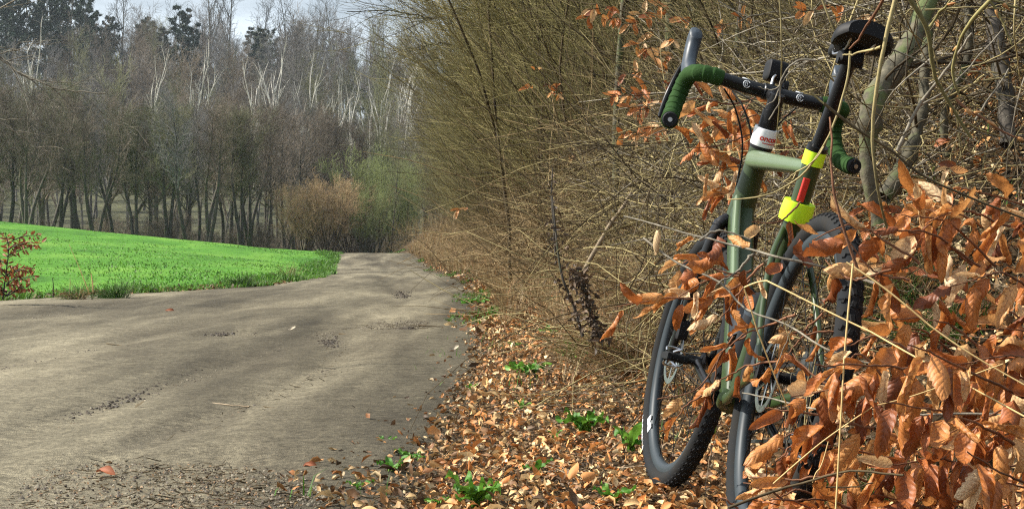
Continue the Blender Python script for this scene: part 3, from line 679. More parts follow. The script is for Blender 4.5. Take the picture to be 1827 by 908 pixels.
n = 2600; x, y, u = scatter(n, 4.2, 12, -.2, 2.2); q = (fbm(x * 1.9 + 30, y * 1.9 + 3) > .13); x, y = x[q], y[q]; n = len(x)
parts += blades(x, y, height(x, y) + .01, rng.uniform(.03, .11, n), np.full(n, .0022), 1.2, gtint(n, .9))
tag(link('right_verge_grass', mesh('verge_grass', parts, [M['grass']], False)), kind='stuff')
# dry grass, bramble canes and tangled twigs over the bank
TAN = np.array([(.46, .35, .18), (.36, .26, .13), (.55, .43, .24), (.28, .19, .09), (.40, .24, .12)])
parts = []
n = 16000; y = 6.5 * (70 / 6.5) ** rng.random(n); u = .35 + 2.2 * rng.random(n) ** 1.3; x = xr(y) + u + .25 * (y < 12)
q = fbm(x * 1.2 + 8, y * .6) > -.12; x, y = x[q], y[q]; n = len(x)
parts += blades(x, y, height(x, y) - .01, rng.uniform(.15, .55, n) * np.clip(y / 14, .5, 1.5), .0016 + .00022 * y, 1.4, TAN[rng.integers(0, 5, n)] * rng.uniform(.6, 1.1, (n, 1)))
tag(link('dry_bank_grass', mesh('dry_grass', parts, [M['grass']], False)), kind='stuff')
def tangle(name, n, y0, y1, ua, ub, h, L, r, m, wig=.22, k=7, upb=.25, seed=1, stuff=True):
    rg = np.random.default_rng(seed); y = y0 * (y1 / y0) ** rg.random(n); u = ua + (ub - ua) * rg.random(n); x = xr(y) + u
    z = height(x, y) + rg.random(n) ** 1.4 * h
    d = rg.normal(0, 1, (n, 3)) * (1, .8, .55) + (-.3, 0, upb)
    P = grow(np.c_[x, y, z], d, rg.uniform(*L, n), k, (0, 0, -.03), wig, rg)
    rad = rg.uniform(*r, n)
    o = link(name, mesh(name, [(*tubes(P, taper(rad, k, .4), 3), 0)], [M[m]])); return tag(o, kind='stuff')
tangle('bramble_tangle', 3400, 5.2, 13, .85, 3.3, .85, (.25, 1.0), (.0014, .0038), 'twig_tan', seed=61)
tangle('twig_tangle', 3600, 5.2, 14, .8, 3.6, 1.0, (.3, 1.2), (.001, .003), 'twig_brown', seed=62)
tangle('fine_twig_tangle', 2600, 5.0, 11, 1.0, 3.4, .9, (.15, .6), (.0008, .0018), 'twig_grey', seed=63, wig=.35)
tangle('verge_bramble', 5000, 10, 95, .5, 2.4, .8, (.4, 1.4), (.002, .006), 'bramble', seed=64, upb=.8, k=5)
tangle('coarse_twig_tangle', 1100, 5.6, 12, 1.3, 3.4, .9, (.3, .9), (.0028, .006), 'twig_grey', seed=66, wig=.16)
tangle('fallen_stalks', 700, 4.2, 9, .6, 2.2, .03, (.10, .4), (.001, .0028), 'stick', seed=65, upb=-.1, wig=.08)

# ------------------------------------------------------------------ bicycle, in its own axes: x forward, y left, z up, origin at the bottom bracket
M['frame'] = simple('frame_green', (.024, .042, .011), .38, 0, .4, (.028, .05, .014), 4, coat=.1)
M['frame_pale'] = simple('frame_green_pale', (.10, .14, .07), .4, 0, .5, (.12, .17, .09), 5, coat=.2)  # paler frame green; carries the sunlight painted on the down tube
M['black'] = simple('black_alloy', (.007, .007, .008), .34, 0, .30, (.005, .005, .006), 20)
M['matt'] = simple('black_matt', (.008, .008, .009), .6, 0, .25, (.005, .005, .006), 30)
M['hood'] = simple('hood_rubber', (.028, .04, .055), .45, 0, .5, (.02, .03, .042), 60)
M['rubber'] = simple('tyre_rubber', (.015, .018, .022),   .85, 0, .12, (.024, .022, .019), 14, bumpv=.3)
M['treadm'] = simple('tread_rubber', (.018, .019, .020), .9, 0, .2, (.016, .016, .017), 40, bumpv=.4)
M['rim'] = simple('rim_alloy', (.030, .040, .048), .5, .1, .3, (.026, .034, .04), 12)
M['steel'] = simple('steel', (.55, .56, .58), .3, 1, .5, (.4, .4, .42), 40)
M['chain'] = simple('drivetrain_steel', (.16, .155, .15), .42, .9, .5, (.07, .065, .06), 60)
M['tape'] = simple('bar_tape', (.024, .062, .014), .85, 0, .15, (.018, .048, .011), 120, bumpv=.5)
M['neon'] = simple('reflective_band', (.62, .95, .02), .45, 0, .5, (.58, .90, .02), 8)
M['whitep'] = simple('white_print', (.82, .84, .85), .4, 0, .5, (.78, .80, .82), 10)
M['redp'] = simple('red_print', (.62, .035, .02), .4, 0, .5, (.55, .03, .02), 10)
M['grime'] = simple('dried_mud', (.03, .026, .02), .95, 0, .1, (.02, .017, .013), 90)
HTP = np.array([.401, 0, .645]); SA_ = R_(71.5); AXS = np.array([-math.cos(SA_), 0, math.sin(SA_)]); STEER = R_(3.8)
def rotaxis(V, a, ax=AXS, o=HTP):
    d = np.asarray(V) - o; c, s = math.cos(a), math.sin(a)
    return o + d * c + np.cross(ax, d) * s + np.outer((d * ax).sum(-1), ax).reshape(d.shape) * (1 - c)
def steer(V): return rotaxis(V, STEER)

ey, ep, er = R_(94.6), R_(1.3), R_(14.4)
Rz = Matrix.Rotation(ey, 4, 'Z'); Rx = Matrix.Rotation(er, 4, 'X'); Ry = Matrix.Rotation(ep, 4, 'Y')
bike = empty('bicycle', (0, 0, 0), 'green gravel bicycle with drop handlebars leaning into the twigs of the bank', 'bicycle')
bike.matrix_world = Matrix.Translation((.52, 3.781, CH - .352)) @ Rz @ Rx @ Ry

def sweep(P, R, sides=16, sx=1., sy=1., up=(0, 1, 0), sq=1.0, cap=True, ridge=None):
    """closed tube with elliptical (sq<1: squarer) section; 'up' is the lateral direction scaled by sx"""
    P = np.asarray(P, float); k = len(P); R = np.broadcast_to(np.asarray(R, float), (k,)).copy()
    T = nrm(np.gradient(P, axis=0)); A = np.asarray(up, float); A = nrm(A - T * (T @ A)[:, None]); B = np.cross(T, A)
    a = np.arange(sides) / sides * 2 * np.pi + np.pi / sides
    ca, sa = np.cos(a), np.sin(a); ca = np.sign(ca) * np.abs(ca) ** sq; sa = np.sign(sa) * np.abs(sa) ** sq
    SX = np.broadcast_to(np.asarray(sx, float), (k,)); SY = np.broadcast_to(np.asarray(sy, float), (k,))
    V = P[:, None] + R[:, None, None] * (A[:, None] * (ca[None, :, None] * SX[:, None, None]) + B[:, None] * (sa[None, :, None] * SY[:, None, None]))
    i = np.arange(k * sides).reshape(k, sides); F = np.stack([i[:-1], np.roll(i[:-1], -1, 1), np.roll(i[1:], -1, 1), i[1:]], -1).reshape(-1, 4)
    V = V.reshape(-1, 3)
    if cap:
        c0, c1 = len(V), len(V) + 1; V = np.concatenate([V, P[:1], P[-1:]])
        j = np.arange(sides); j2 = np.roll(j, -1); b1 = (k - 1) * sides
        F = np.concatenate([F, np.stack([j2, j, np.full(sides, c0), np.full(sides, c0)], -1), np.stack([b1 + j, b1 + j2, np.full(sides, c1), np.full(sides, c1)], -1)])
    return V, F

def curve(pts, n=24):
    """smooth (Catmull-Rom) curve through points"""
    p = np.asarray(pts, float); p = np.concatenate([2 * p[:1] - p[1:2], p, 2 * p[-1:] - p[-2:-1]]); m_ = len(p) - 3
    t = np.linspace(0, m_ - 1e-6, n); i = t.astype(int); f = (t - i)[:, None]
    a, b, c, d = p[i], p[i + 1], p[i + 2], p[i + 3]
    return .5 * ((2 * b) + (-a + c) * f + (2 * a - 5 * b + 4 * c - d) * f * f + (-a + 3 * b - 3 * c + d) * f ** 3)

def fix(V, F):
    """split degenerate cap quads into triangles"""
    q = F[:, 2] != F[:, 3]; return [(V, F[q])], F[~q][:, :3]
def part(name, bits, m, parent=None, front=False, smooth=True, flat=False):
    ps = []
    for V, F in bits:
        V = np.asarray(V, float)
        if front: V = steer(V)
        F = np.asarray(F)
        if F.shape[1] == 4:
            q = F[:, 2] != F[:, 3]
            ps.append((V, F[q], 0)); n_ = F[~q][:, :3]
            if len(n_): ps.append((V, n_, 0))
        else: ps.append((V, F, 0))
    me = mesh(name, ps, [m], smooth)
    if smooth:
        try: me.set_sharp_from_angle(angle=R_(42))
        except Exception: pass
    return link(name, me, parent or bike)

def box(c, sz, rot=None, taperz=1.):
    x, y, z = np.array(sz) / 2
    V = np.array([(-x, -y, -z), (x, -y, -z), (x, y, -z), (-x, y, -z), (-x * taperz, -y * taperz, z), (x * taperz, -y * taperz, z), (x * taperz, y * taperz, z), (-x * taperz, y * taperz, z)])
    if rot is not None: V = V @ np.asarray(rot).T
    return V + np.asarray(c), np.array([(0, 3, 2, 1), (4, 5, 6, 7), (0, 1, 5, 4), (1, 2, 6, 5), (2, 3, 7, 6), (3, 0, 4, 7)])

def rbox(c, sz, r, axis=1, up=(0, 0, 1), n=6):
    """rounded box swept along one axis"""
    c = np.asarray(c, float); d = np.zeros(3); d[axis] = 1
    P = np.array([c + d * sz[axis] * t for t in (-.5, -.49, -.44, -.2, .2, .44, .49, .5)]); o = [i for i in range(3) if i != axis]
    upv = np.zeros(3); upv[o[0]] = 1
    return sweep(P, np.array([.6, .84, .98, 1, 1, .98, .84, .6]), 20, sz[o[0]] / 2, sz[o[1]] / 2, upv, .45)

# frame
HTB = np.array([.453, 0, .462]); STT = np.array([-.176, 0, .585]); TTJ = np.array([-.166, 0, .548])
fr = []
ht = np.linspace(0, 1, 8)[:, None]
part('head_tube', [sweep(HTP + (HTB - HTP) * ht + AXS * .0, np.array([.0285, .0285, .029, .0295, .0305, .032, .034, .035]), 20)], M['frame'])
dtp = curve([HTB + (-.005, 0, .015), (.36, 0, .385), (.2, 0, .225), (.04, 0, .035), (.0, 0, -.012)], 20)
part('down_tube', [sweep(dtp, np.linspace(.030, .031, 20), 24, 1.0, 1.05, sq=.55)], M['frame'])
# painted sunlight: pale strip on the upper left face of the down tube
dp = curve([HTB + (-.022, .006, .03), (.34, .007, .386), (.2, .0075, .246), (.10, .0075, .128)], 16)
part('painted_lit_flank', [sweep(dp + np.array([-.0120, .017, .0120]), .020, 16, .46, .62, sq=.5)], M['frame_pale'])
tt = np.linspace(HTP + (.006, 0, -.034), TTJ, 16)
part('top_tube', [sweep(tt, np.linspace(.031, .018, 16), 20, 1.0, .80, sq=.7)], M['frame_pale'])
st = curve([STT, (-.135, 0, .44), (-.06, 0, .2), (0, 0, 0)], 18)
part('seat_tube', [sweep(st, np.linspace(.0215, .0225, 18), 20)], M['frame'])
part('bottom_bracket_shell', [sweep([(0, -.040, 0), (0, -.036, 0), (0, .036, 0), (0, .040, 0)], [.021, .0235, .0235, .021], 24, up=(1, 0, 0)),
                             sweep(curve([(.03, .0, .02), (-.012, .03, -.012), (-.06, .045, .004)], 8), [.022, .022, .02, .018, .015, .013, .012, .011], 14)], M['frame'])
for s in (1, -1):
    ss_ = curve([(-.118, s * .012, .415), (-.20, s * .045, .325), (-.32, s * .064, .19), (-.425, s * .069, .082)], 14)
    o = part('seat_stay', [sweep(ss_, np.linspace(.0085, .0068, 14), 12)], M['frame'])
    cs = curve([(-.01, s * .034, -.004), (-.10, s * .040, .006), (-.25, s * .058, .040), (-.42, s * .069, .072)], 14)
    part('chain_stay', [sweep(cs, np.linspace(.0135, .009, 14), 14, .8, 1.15)], M['frame'])
    part('dropout', [rbox((-.426, s * .070, .077), (.034, .009, .040), .004, 1)], M['black'])
# bands, labels
def onseat(t): return STT + (np.array([0, 0, 0]) - STT) * t
def tube_between(P, t0, t1, n=4):
    i = np.linspace(t0, t1, n) * (len(P) - 1); return np.stack([np.interp(i, np.arange(len(P)), P[:, a]) for a in range(3)], -1)
part('reflective_band', [sweep(tube_between(st, -.0, .075), .0245, 22)], M['neon'])
bd = tube_between(st, .275, .355)
part('reflective_band', [sweep(bd, [.0325, .0335, .034, .033], 22, 1.1, 1.0)], M['neon'])
part('tail_light', [sweep(tube_between(st, .145, .265, 5) + np.array([-.0200, .006, -.006]), .0052, 12, 1.5, 1, sq=.5)], M['redp'])
# seat post, saddle
SC = np.array([-.270, 0, .775])
part('seat_post', [sweep([STT - (SC - STT) * .05, STT, STT + (SC - STT) * .5, SC], .0156, 18)], M['black'])
part('seat_collar', [sweep([STT - (SC - STT) * .02, STT + (SC - STT) * .07], .0235, 18)], M['black'])
part('saddle_clamp', [rbox(SC + (0, 0, .012), (.055, .05, .03), .006, 1), sweep([SC + (-.01, -.028, .0), SC + (-.01, .028, 0)], .007, 10, up=(1, 0, 0))], M['matt'])
for s in (1, -1):
    part('saddle_rail', [sweep(curve([SC + (.115, s * .012, .055), SC + (.06, s * .021, .025), SC + (-.04, s * .022, .026), SC + (-.10, s * .035, .055)], 12), .0035, 8)], M['steel'])
ns = 26; tS = np.linspace(0, 1, ns); xs = SC[0] + .150 - .262 * tS
wS = np.interp(tS, [0, .03, .15, .35, .55, .75, .9, 1], [.010, .017, .021, .026, .042, .062, .066, .046])
zt_ = SC[2] + .072 + np.interp(tS, [0, .1, .4, .7, .9, 1], [-.012, -.002, -.004, .002, .010, .006]); th_ = np.interp(tS, [0, .1, .5, .8, 1], [.026, .036, .038, .042, .030])
V = []; na = 20
for i in range(ns):
    for j in range(na):
        a = j / na * 2 * math.pi; c_, s_ = math.cos(a), math.sin(a)
        yy_ = wS[i] * np.sign(c_) * abs(c_) ** .75; drop = 5.2 * yy_ ** 2
        V.append((xs[i], yy_, zt_[i] - th_[i] * .5 + th_[i] * .5 * np.sign(s_) * abs(s_) ** .7 - drop * (.9 if s_ > 0 else 1.25) - (.010 * np.exp(-(yy_ / .008) ** 2) if s_ > 0 and .3 < tS[i] < .9 else 0)))
V = np.array(V); idx = np.arange(ns * na).reshape(ns, na)
F = np.stack([idx[:-1], np.roll(idx[:-1], -1, 1), np.roll(idx[1:], -1, 1), idx[1:]], -1).reshape(-1, 4)
V = np.concatenate([V, [V[idx[0]].mean(0)], [V[idx[-1]].mean(0)]]); j = np.arange(na); j2 = np.roll(j, -1)
F = np.concatenate([F, np.stack([j, j2, np.full(na, ns * na), np.full(na, ns * na)], -1), np.stack([idx[-1][j2], idx[-1][j], np.full(na, ns * na + 1), np.full(na, ns * na + 1)], -1)])
part('saddle', [(V, F)], M['matt'])
# cockpit
part('headset_sleeve', [sweep([HTP + AXS * .006, HTP + AXS * .009, HTP + AXS * .050, HTP + AXS * .053], [.0308, .0315, .0315, .0308], 28)], M['whitep'], front=True)
part('headset_ring', [sweep([HTP - AXS * .002, HTP + AXS * .006], .0300, 24), sweep([HTP + AXS * .053, HTP + AXS * .10], .0245, 24)], M['black'], front=True)
SB = HTP + AXS * .125; CL = np.array([.420, 0, .792])
part('stem', [sweep([SB - AXS * .03, SB - AXS * .027, SB + AXS * .018, SB + AXS * .021], [.017, .0205, .0205, .017], 20), sweep([SB, SB + (CL - SB) * .35, CL], [.0205, .0185, .02], 16, 1, .95), sweep([CL + (0, -.024, 0), CL + (0, -.022, 0), CL + (0, .022, 0), CL + (0, .024, 0)], [.019, .0215, .0215, .019], 20, up=(1, 0, 0))], M['black'], front=True)
def mir(P, s): P = np.array(P, float); P[:, 1] *= s; return P
HB = [(0, 0, 0), (0, .05, 0), (-.002, .11, .002), (-.002, .165, .006), (.010, .196, .006), (.045, .208, .004), (.078, .212, -.010), (.090, .217, -.045), (.078, .226, -.085), (.045, .237, -.118), (.005, .246, -.132), (-.035, .254, -.137)]
for s in (1, -1):
    hp = curve(mir(HB, s), 90) + CL
    part('handlebar', [sweep(hp[:28], np.r_[np.full(12, .0185), np.linspace(.0185, .0165, 16)], 16, up=(0, 0, 1))], M['black'], front=True)
    tp = hp[20:88]; n_ = len(tp); sd = np.repeat(tp, 3, 0); sd = curve(tp, n_ * 3)
    ph = (np.arange(n_ * 3) / 14.) % 1
    tape = part('bar_tape', [sweep(sd, .0208 + .0026 * ph - .0016 * (ph > .92), 18, up=(0, 0, 1))], M['tape'], front=True)
    part('bar_end_plug', [sweep([hp[87], hp[88], hp[89]], [.0195, .0205, .0175], 18, up=(0, 0, 1))], M['matt'], front=True)
    d_ = nrm(hp[89] - hp[88]); part('plug_bolt', [sweep([hp[89] - d_ * .001, hp[89] + d_ * .0035], .006, 12, up=(0, 0, 1))], M['steel'], front=True)
    hb = mir([(.055, .209, .004), (.085, .210, .026), (.106, .208, .058), (.118, .205, .092), (.116, .204, .118), (.106, .204, .130)], s) + CL
    part('brake_hood', [sweep(curve(hb, 22), np.interp(np.linspace(0, 1, 22), [0, .12, .4, .7, .9, .97, 1], [.021, .0225, .021, .0225, .021, .014, .005]), 18, .85, 1.15, sq=.85)], M['hood'], front=True)
    lv = mir([(.110, .212, .046), (.134, .222, .010), (.140, .234, -.040), (.122, .246, -.088), (.100, .254, -.118)], s) + CL
    part('brake_lever', [sweep(curve(lv, 20), np.interp(np.linspace(0, 1, 20), [0, .2, .6, 1], [.012, .011, .010, .005]), 12, .85, .55)], M['black'], front=True)
    # marks on the bar: a ring with a curl inside, one facing back and one on top
    for an in (188, 268):
        a0 = R_(an); nv_ = np.array([math.cos(a0), 0, -math.sin(a0)]); cpos = CL + np.array([0, s * .0735, .001]) + nv_ * .0189
        u_ = np.array([0, -1., 0]); w_ = np.cross(nv_, u_)
        def ringpts(r, a, b_, n): 
            q = np.linspace(a, b_, n); lat = r * np.cos(q); ver = r * np.sin(q)
            tt_ = ver / .0189; base = cpos - nv_ * .0189
            return base + np.outer(lat, u_) + .0191 * (np.cos(tt_)[:, None] * nv_ + np.sin(tt_)[:, None] * w_)
        part('round_mark', [sweep(ringpts(.0092, .5, 5.9, 26), .0012, 6), sweep(ringpts(.0050, 1.2, 5.2, 14), .0011, 6), sweep(ringpts(.0020, -1, 2.2, 8), .0011, 6)], M['whitep'], front=True)
# cables
for k, (a, b_, c_, d_) in enumerate((((.05, .09, -.012), (.02, .06, -.05), (-.01, .03, -.12), (.0, .012, -.20)), ((.05, -.09, -.012), (.04, -.05, -.07), (.01, -.02, -.14), (.03, -.01, -.25)), ((.02, .12, -.016), (.045, .07, -.06), (.045, .03, -.15), (.055, .02, -.27)))):
    part('cable', [sweep(curve([CL + a, CL + b_, CL + c_, CL + d_], 20), .0024, 8)], M['matt'], front=True)
# computer / lamp on an out-front mount
part('handlebar_lamp', [rbox(CL + (.045, -.012, .066), (.060, .052, .056), .008, 1)], M['matt'], front=True)
part('lamp_mount', [sweep(curve([CL + (.015, -.03, .02), CL + (.03, -.03, .04), CL + (.04, -.025, .05)], 6), .007, 10), sweep([CL + (.0, .0, .018), CL + (.01, 0, .03)], .006, 10), rbox(CL + (.05, -.045, .035), (.02, .02, .03), .004, 1)], M['black'], front=True)
part('mount_clip', [sweep(curve([CL + (.0, .004, .022), CL + (.005, .002, .04), CL + (.01, -.004, .05)], 6), .0035, 8)], M['steel'], front=True)

# fork
FA = np.array([.621, 0, .072]); CR = HTB - AXS * .012
part('fork_crown', [sweep([HTB, CR, CR - AXS * .03], [.030, .031, .026], 20), sweep(curve([CR + (.004, -.052, -.030), CR + (.006, -.032, -.004), CR + (.006, 0, .002), CR + (.006, .032, -.004), CR + (.004, .052, -.030)], 18), .021, 16, 1, .8, up=(1, 0, 0))], M['black'], front=True)
for s in (1, -1):
    o = part('fork_leg', [sweep(curve([CR + (.003, s * .046, -.012), CR + (.022, s * .056, -.075), CR + (.085, s * .060, -.22), FA + (-.012, s * .058, .02), FA + (-.002, s * .057, -.004)], 22), np.linspace(.0215, .0125, 22), 16, .7, 1.15)], M['black'], front=True)
part('fork_print', [box(steer(np.array([[.568, .0725, .20]]))[0] * 1.0, (.011, .0015, .05), rotation := np.array(Matrix.Rotation(R_(-20), 3, 'Y')).tolist())], M['rim'])
# wheels
def ring(c, prof, n=96):
    """revolve (r, y) profile about the y axis through c"""
    prof = np.asarray(prof, float); k = len(prof); a = np.arange(n) / n * 2 * np.pi
    V = np.stack([c[0] + prof[None, :, 0] * np.cos(a)[:, None], c[1] + prof[None, :, 1] + 0 * a[:, None], c[2] + prof[None, :, 0] * np.sin(a)[:, None]], -1)
    i = np.arange(n * k).reshape(n, k); F = np.stack([i, np.roll(i, -1, 1), np.roll(np.roll(i, -1, 1), -1, 0), np.roll(i, -1, 0)], -1).reshape(-1, 4)
    return V.reshape(-1, 3), F
def wheel(c, front):
    t_ = np.linspace(0, 2 * np.pi, 18, endpoint=False)
    wp = bike_wheel = link('wheel', mesh('hub', [(*[x for x in ring(c, [(.008, -.055), (.013, -.052), (.028, -.036), (.028, -.033), (.012, -.028), (.012, .028), (.028, .033), (.028, .036), (.013, .052), (.008, .055)], 28)],)], [M['black']]), bike)
    if front:
        me = wp.data; co = np.empty(len(me.vertices) * 3); me.vertices.foreach_get('co', co); me.vertices.foreach_set('co', steer(co.reshape(-1, 3)).ravel().astype(np.float32))
    f = dict(parent=wp, front=front)
    ty = part('tyre', [ring(c, np.c_[.3325 + .0225 * np.cos(t_), .0248 * np.sin(t_)], 120)], M['rubber'], **f)
    part('rim', [ring(c, [(.3155, -.0135), (.3155, .0135), (.306, .0145), (.296, .0125), (.289, .006), (.288, 0), (.289, -.006), (.296, -.0125), (.306, -.0145)], 120)], M['rim'], **f)
    kn = []
    for rw, (ph, w_, l_, hh) in enumerate(((0, .0095, .016, .0026), (25, .0085, .013, .0026), (-25, .0085, .013, .0026), (46, .0065, .012, .003), (-46, .0065, .012, .003))):
        for q in range(78):
            a = (q + .5 * (rw % 2) + .25 * (rw > 2)) / 78 * 2 * math.pi; p_ = R_(ph); rr_ = .3325 + (.0225 + hh * .3) * math.cos(p_); yy_ = (.0248 + hh * .3) * math.sin(p_)
            rad = np.array([math.cos(a), 0, math.sin(a)]); tan = np.array([-math.sin(a), 0, math.cos(a)]); out = rad * math.cos(p_) + np.array([0, math.sin(p_), 0]); lat = np.cross(tan, out)
            sk = .35 * ((rw % 2) * 2 - 1) if rw else .25 * (q % 2 * 2 - 1)
            t2 = nrm(tan * math.cos(sk) + lat * math.sin(sk)); l2 = np.cross(t2, out)
            kn.append(box(c + rad * rr_ + np.array([0, yy_, 0]), (l_, w_, hh * 1.25), np.stack([t2, -l2, out], 1), .82))
    kv = np.concatenate([b_[0] for b_ in kn]); kf = np.concatenate([b_[1] + 8 * i for i, b_ in enumerate(kn)])
    tag(part('tread', [(kv, kf)], M['treadm'], parent=wp, front=front, smooth=False), kind='stuff')
    sp = []
    for q in range(24):
        a = q / 24 * 2 * math.pi; s = 1 if q % 2 else -1; b_ = a + (.9 if q % 4 < 2 else -.9)
        sp.append(sweep([c + np.array([.027 * math.cos(b_), s * .034, .027 * math.sin(b_)]), c + np.array([.292 * math.cos(a), s * .003, .292 * math.sin(a)])], .0011, 5, up=(.3, 1, .2), cap=False))
    part('spokes', [(np.concatenate([x[0] for x in sp]), np.concatenate([x[1] + 10 * i for i, x in enumerate(sp)]))], M['black'], **f)
    rt = [ring(c + np.array([0, .047, 0]), [(.080, -.0009), (.080, .0009), (.066, .0009), (.066, -.0009)], 72)]
    for q in range(6):
        a = q / 6 * 2 * math.pi; rt.append(sweep([c + np.array([.018 * math.cos(a), .047, .018 * math.sin(a)]), c + np.array([.068 * math.cos(a + .5), .047, .068 * math.sin(a + .5)])], .004, 6, .25, 1, up=(0, 1, 0)))
    part('brake_rotor', [(np.concatenate([x[0] for x in rt]), np.concatenate([x[1] + sum(len(z[0]) for z in rt[:i]) for i, x in enumerate(rt)]))], M['steel'], **f)
    return wp, c
fw, fc = wheel(FA, True); rw_, rc = wheel(np.array([-.425, 0, .075]), False)
part('axle', [sweep([FA + (0, -.066, 0), FA + (0, .068, 0)], .008, 14, up=(1, 0, 0))], M['steel'], fw, front=True)
part('brake_caliper', [rbox(FA + (-.055, .052, .070), (.030, .028, .055), .006, 1)], M['matt'], front=True)
part('brake_caliper', [rbox((-.375, .052, .105), (.055, .028, .03), .006, 1)], M['matt'])
# lettering round the front tyre, left side, and the white rim decal
def letter_mesh(ch, size):
    cu = bpy.data.curves.new('lettering', 'FONT'); cu.body = ch; cu.size = size; cu.align_x = 'CENTER'; cu.align_y = 'CENTER'; cu.extrude = .0003; cu.offset = .0006
    ob = bpy.data.objects.new('lettering', cu); me = bpy.data.meshes.new_from_object(ob); bpy.data.objects.remove(ob); bpy.data.curves.remove(cu)
    n = len(me.vertices); co = np.empty(n * 3); me.vertices.foreach_get('co', co); fs = [list(p.vertices) for p in me.polygons]; bpy.data.meshes.remove(me)
    tri = [(f[0], f[i], f[i + 1]) for f in fs for i in range(1, len(f) - 1)]
    return co.reshape(-1, 3), np.array(tri)
lt_v, lt_f, off = [], [], 0
for i, ch in enumerate('PIRELLI'):
    co, tr_ = letter_mesh(ch, .023); a0 = R_(-54 + i * 3.2)
    a = a0 + co[:, 0] * 1.0 / .335; rad = .3350 + co[:, 1] * .95
    yv = .0248 * np.sqrt(np.clip(1 - ((rad - .3325) / .0228) ** 2, .05, 1)) + .0016 + co[:, 2]
    lt_v.append(np.stack([fc[0] + rad * np.cos(a), yv, fc[2] + rad * np.sin(a)], -1)); lt_f.append(tr_ + off); off += len(co)
part('lettering', [(np.concatenate(lt_v), np.concatenate(lt_f))], M['whitep'], fw, front=True, smooth=False)
q = np.linspace(-47, -38, 14); V = []; 
for i, a in enumerate(q):
    for r_, y_ in ((.3150 - .003 * (abs(i - 6) < 2), .0142), (.290 + .009 * (5 < i < 9), .0118)): V.append((fc[0] + r_ * math.cos(R_(a)), y_ + .0022, fc[2] + r_ * math.sin(R_(a))))
V = np.array(V); F = np.array([(2 * i, 2 * i + 1, 2 * i + 3, 2 * i + 2) for i in range(13)])
V2 = V.copy(); V2[:, 1] -= .0006
part('rim_decal', [(np.concatenate([V, V2]), np.concatenate([F, F[:, ::-1] + len(V)]))], M['whitep'], fw, front=True, smooth=False)
# red lettering on the white sleeve
co, tr_ = letter_mesh('oncos', .021)
ang = R_(180 + 12) + co[:, 0] / .0318; A1 = np.array([1., 0, 0]) - AXS * AXS[0]; A1 = nrm(A1); B1 = np.cross(AXS, A1)
V = HTP + AXS * (.030 + co[:, 1])[:, None] + (.0320 + co[:, 2])[:, None] * (np.cos(ang)[:, None] * A1 + np.sin(ang)[:, None] * B1)
an2 = R_(180 + 12) + np.linspace(-.5, .95, 14); U = np.concatenate([HTP + AXS * z_ + .0320 * (np.cos(an2)[:, None] * A1 + np.sin(an2)[:, None] * B1) for z_ in (.0165, .019)])
part('lettering', [(V, tr_), (U, np.array([(i, i + 1, i + 15, i + 14) for i in range(13)]))], M['redp'], front=True, smooth=False)
# drivetrain
def sprocket(c, r, teeth, th=.0018, hole=.6):
    n = teeth * 4; a = np.arange(n) / n * 2 * np.pi; ro = r + .0022 * np.where((np.arange(n) % 4) < 2, 1, -1)
    V = np.concatenate([np.stack([c[0] + x * np.cos(a), np.full(n, c[1] + y_), c[2] + x * np.sin(a)], -1) for x, y_ in ((ro, th), (ro, -th), (r * hole, -th), (r * hole, th))])
    i = np.arange(n); j = (i + 1) % n; F = np.concatenate([np.stack([i + k * n, j + k * n, j + ((k + 1) % 4) * n, i + ((k + 1) % 4) * n], -1) for k in range(4)])
    return V, F
def comb(bits):
    off = 0; Vs, Fs = [], []
    for V, F in bits: Vs.append(V); Fs.append(F + off); off += len(V)
    return np.concatenate(Vs), np.concatenate(Fs)
cass = part('cassette', [comb([sprocket(rc + np.array([0, -.030 - i * .0038, 0]), .078 - i * .0056, 38 - i * 3, .0009, .35) for i in range(10)])], M['chain'], rw_, smooth=False)
cr = part('crankset', [comb([sprocket(np.array([0, -.046, 0]), .083, 40, .0016, .80)] + [sweep([(0, -.046, 0), (.068 * math.cos(a), -.046, .068 * math.sin(a))], .008, 8, .35, 1, up=(0, 1, 0)) for a in (0.4, 1.97, 3.54, 5.11)])], M['matt'], smooth=False)
part('chainring', [sprocket(np.array([0, -.0455, 0]), .0845, 42, .0012, .86)], M['chain'], cr, smooth=False)
CA = R_(22)   # crank angle
pl = np.array([.170 * math.cos(CA), .078, .170 * math.sin(CA) ]); pr = -pl * np.array([1, 1, 1])
part('crank_arm', [sweep(curve([(0, .050, 0), (.03, .060, .012), (.12, .074, .048), pl], 12), np.linspace(.0165, .011, 12), 14, .65, 1)], M['black'], cr)
part('crank_arm', [sweep(curve([(0, -.056, 0), (-.03, -.062, -.012), (-.12, -.074, -.048), pr], 12), np.linspace(.0165, .011, 12), 14, .65, 1)], M['black'], cr)
for p_, s in ((pl, 1), (pr, -1)):
    pc = p_ + np.array([0, s * .052, 0])
    pd = part('pedal', [rbox(pc, (.058, .056, .022), .005, 1), sweep([p_, p_ + (0, s * .035, 0)], .0075, 10, up=(1, 0, 0)), box(pc + (.0, s * .024, 0), (.085, .010, .016)), box(pc + (.040, 0, 0), (.010, .052, .014))], M['matt'], cr)
    for zz in (1, -1):
        part('cleat_clip', [sweep(curve([pc + (.030, -s * .020, zz * .012), pc + (.046, -s * .018, zz * .021), pc + (.050, 0, zz * .023), pc + (.046, s * .018, zz * .021), pc + (.030, s * .020, zz * .012)], 16), .0030, 8, up=(0, 0, 1))], M['steel'], pd)
        part('rear_clip', [sweep(curve([pc + (-.026, -s * .014, zz * .012), pc + (-.038, 0, zz * .020), pc + (-.026, s * .014, zz * .012)], 10), .003, 8, up=(0, 0, 1))], M['steel'], pd)
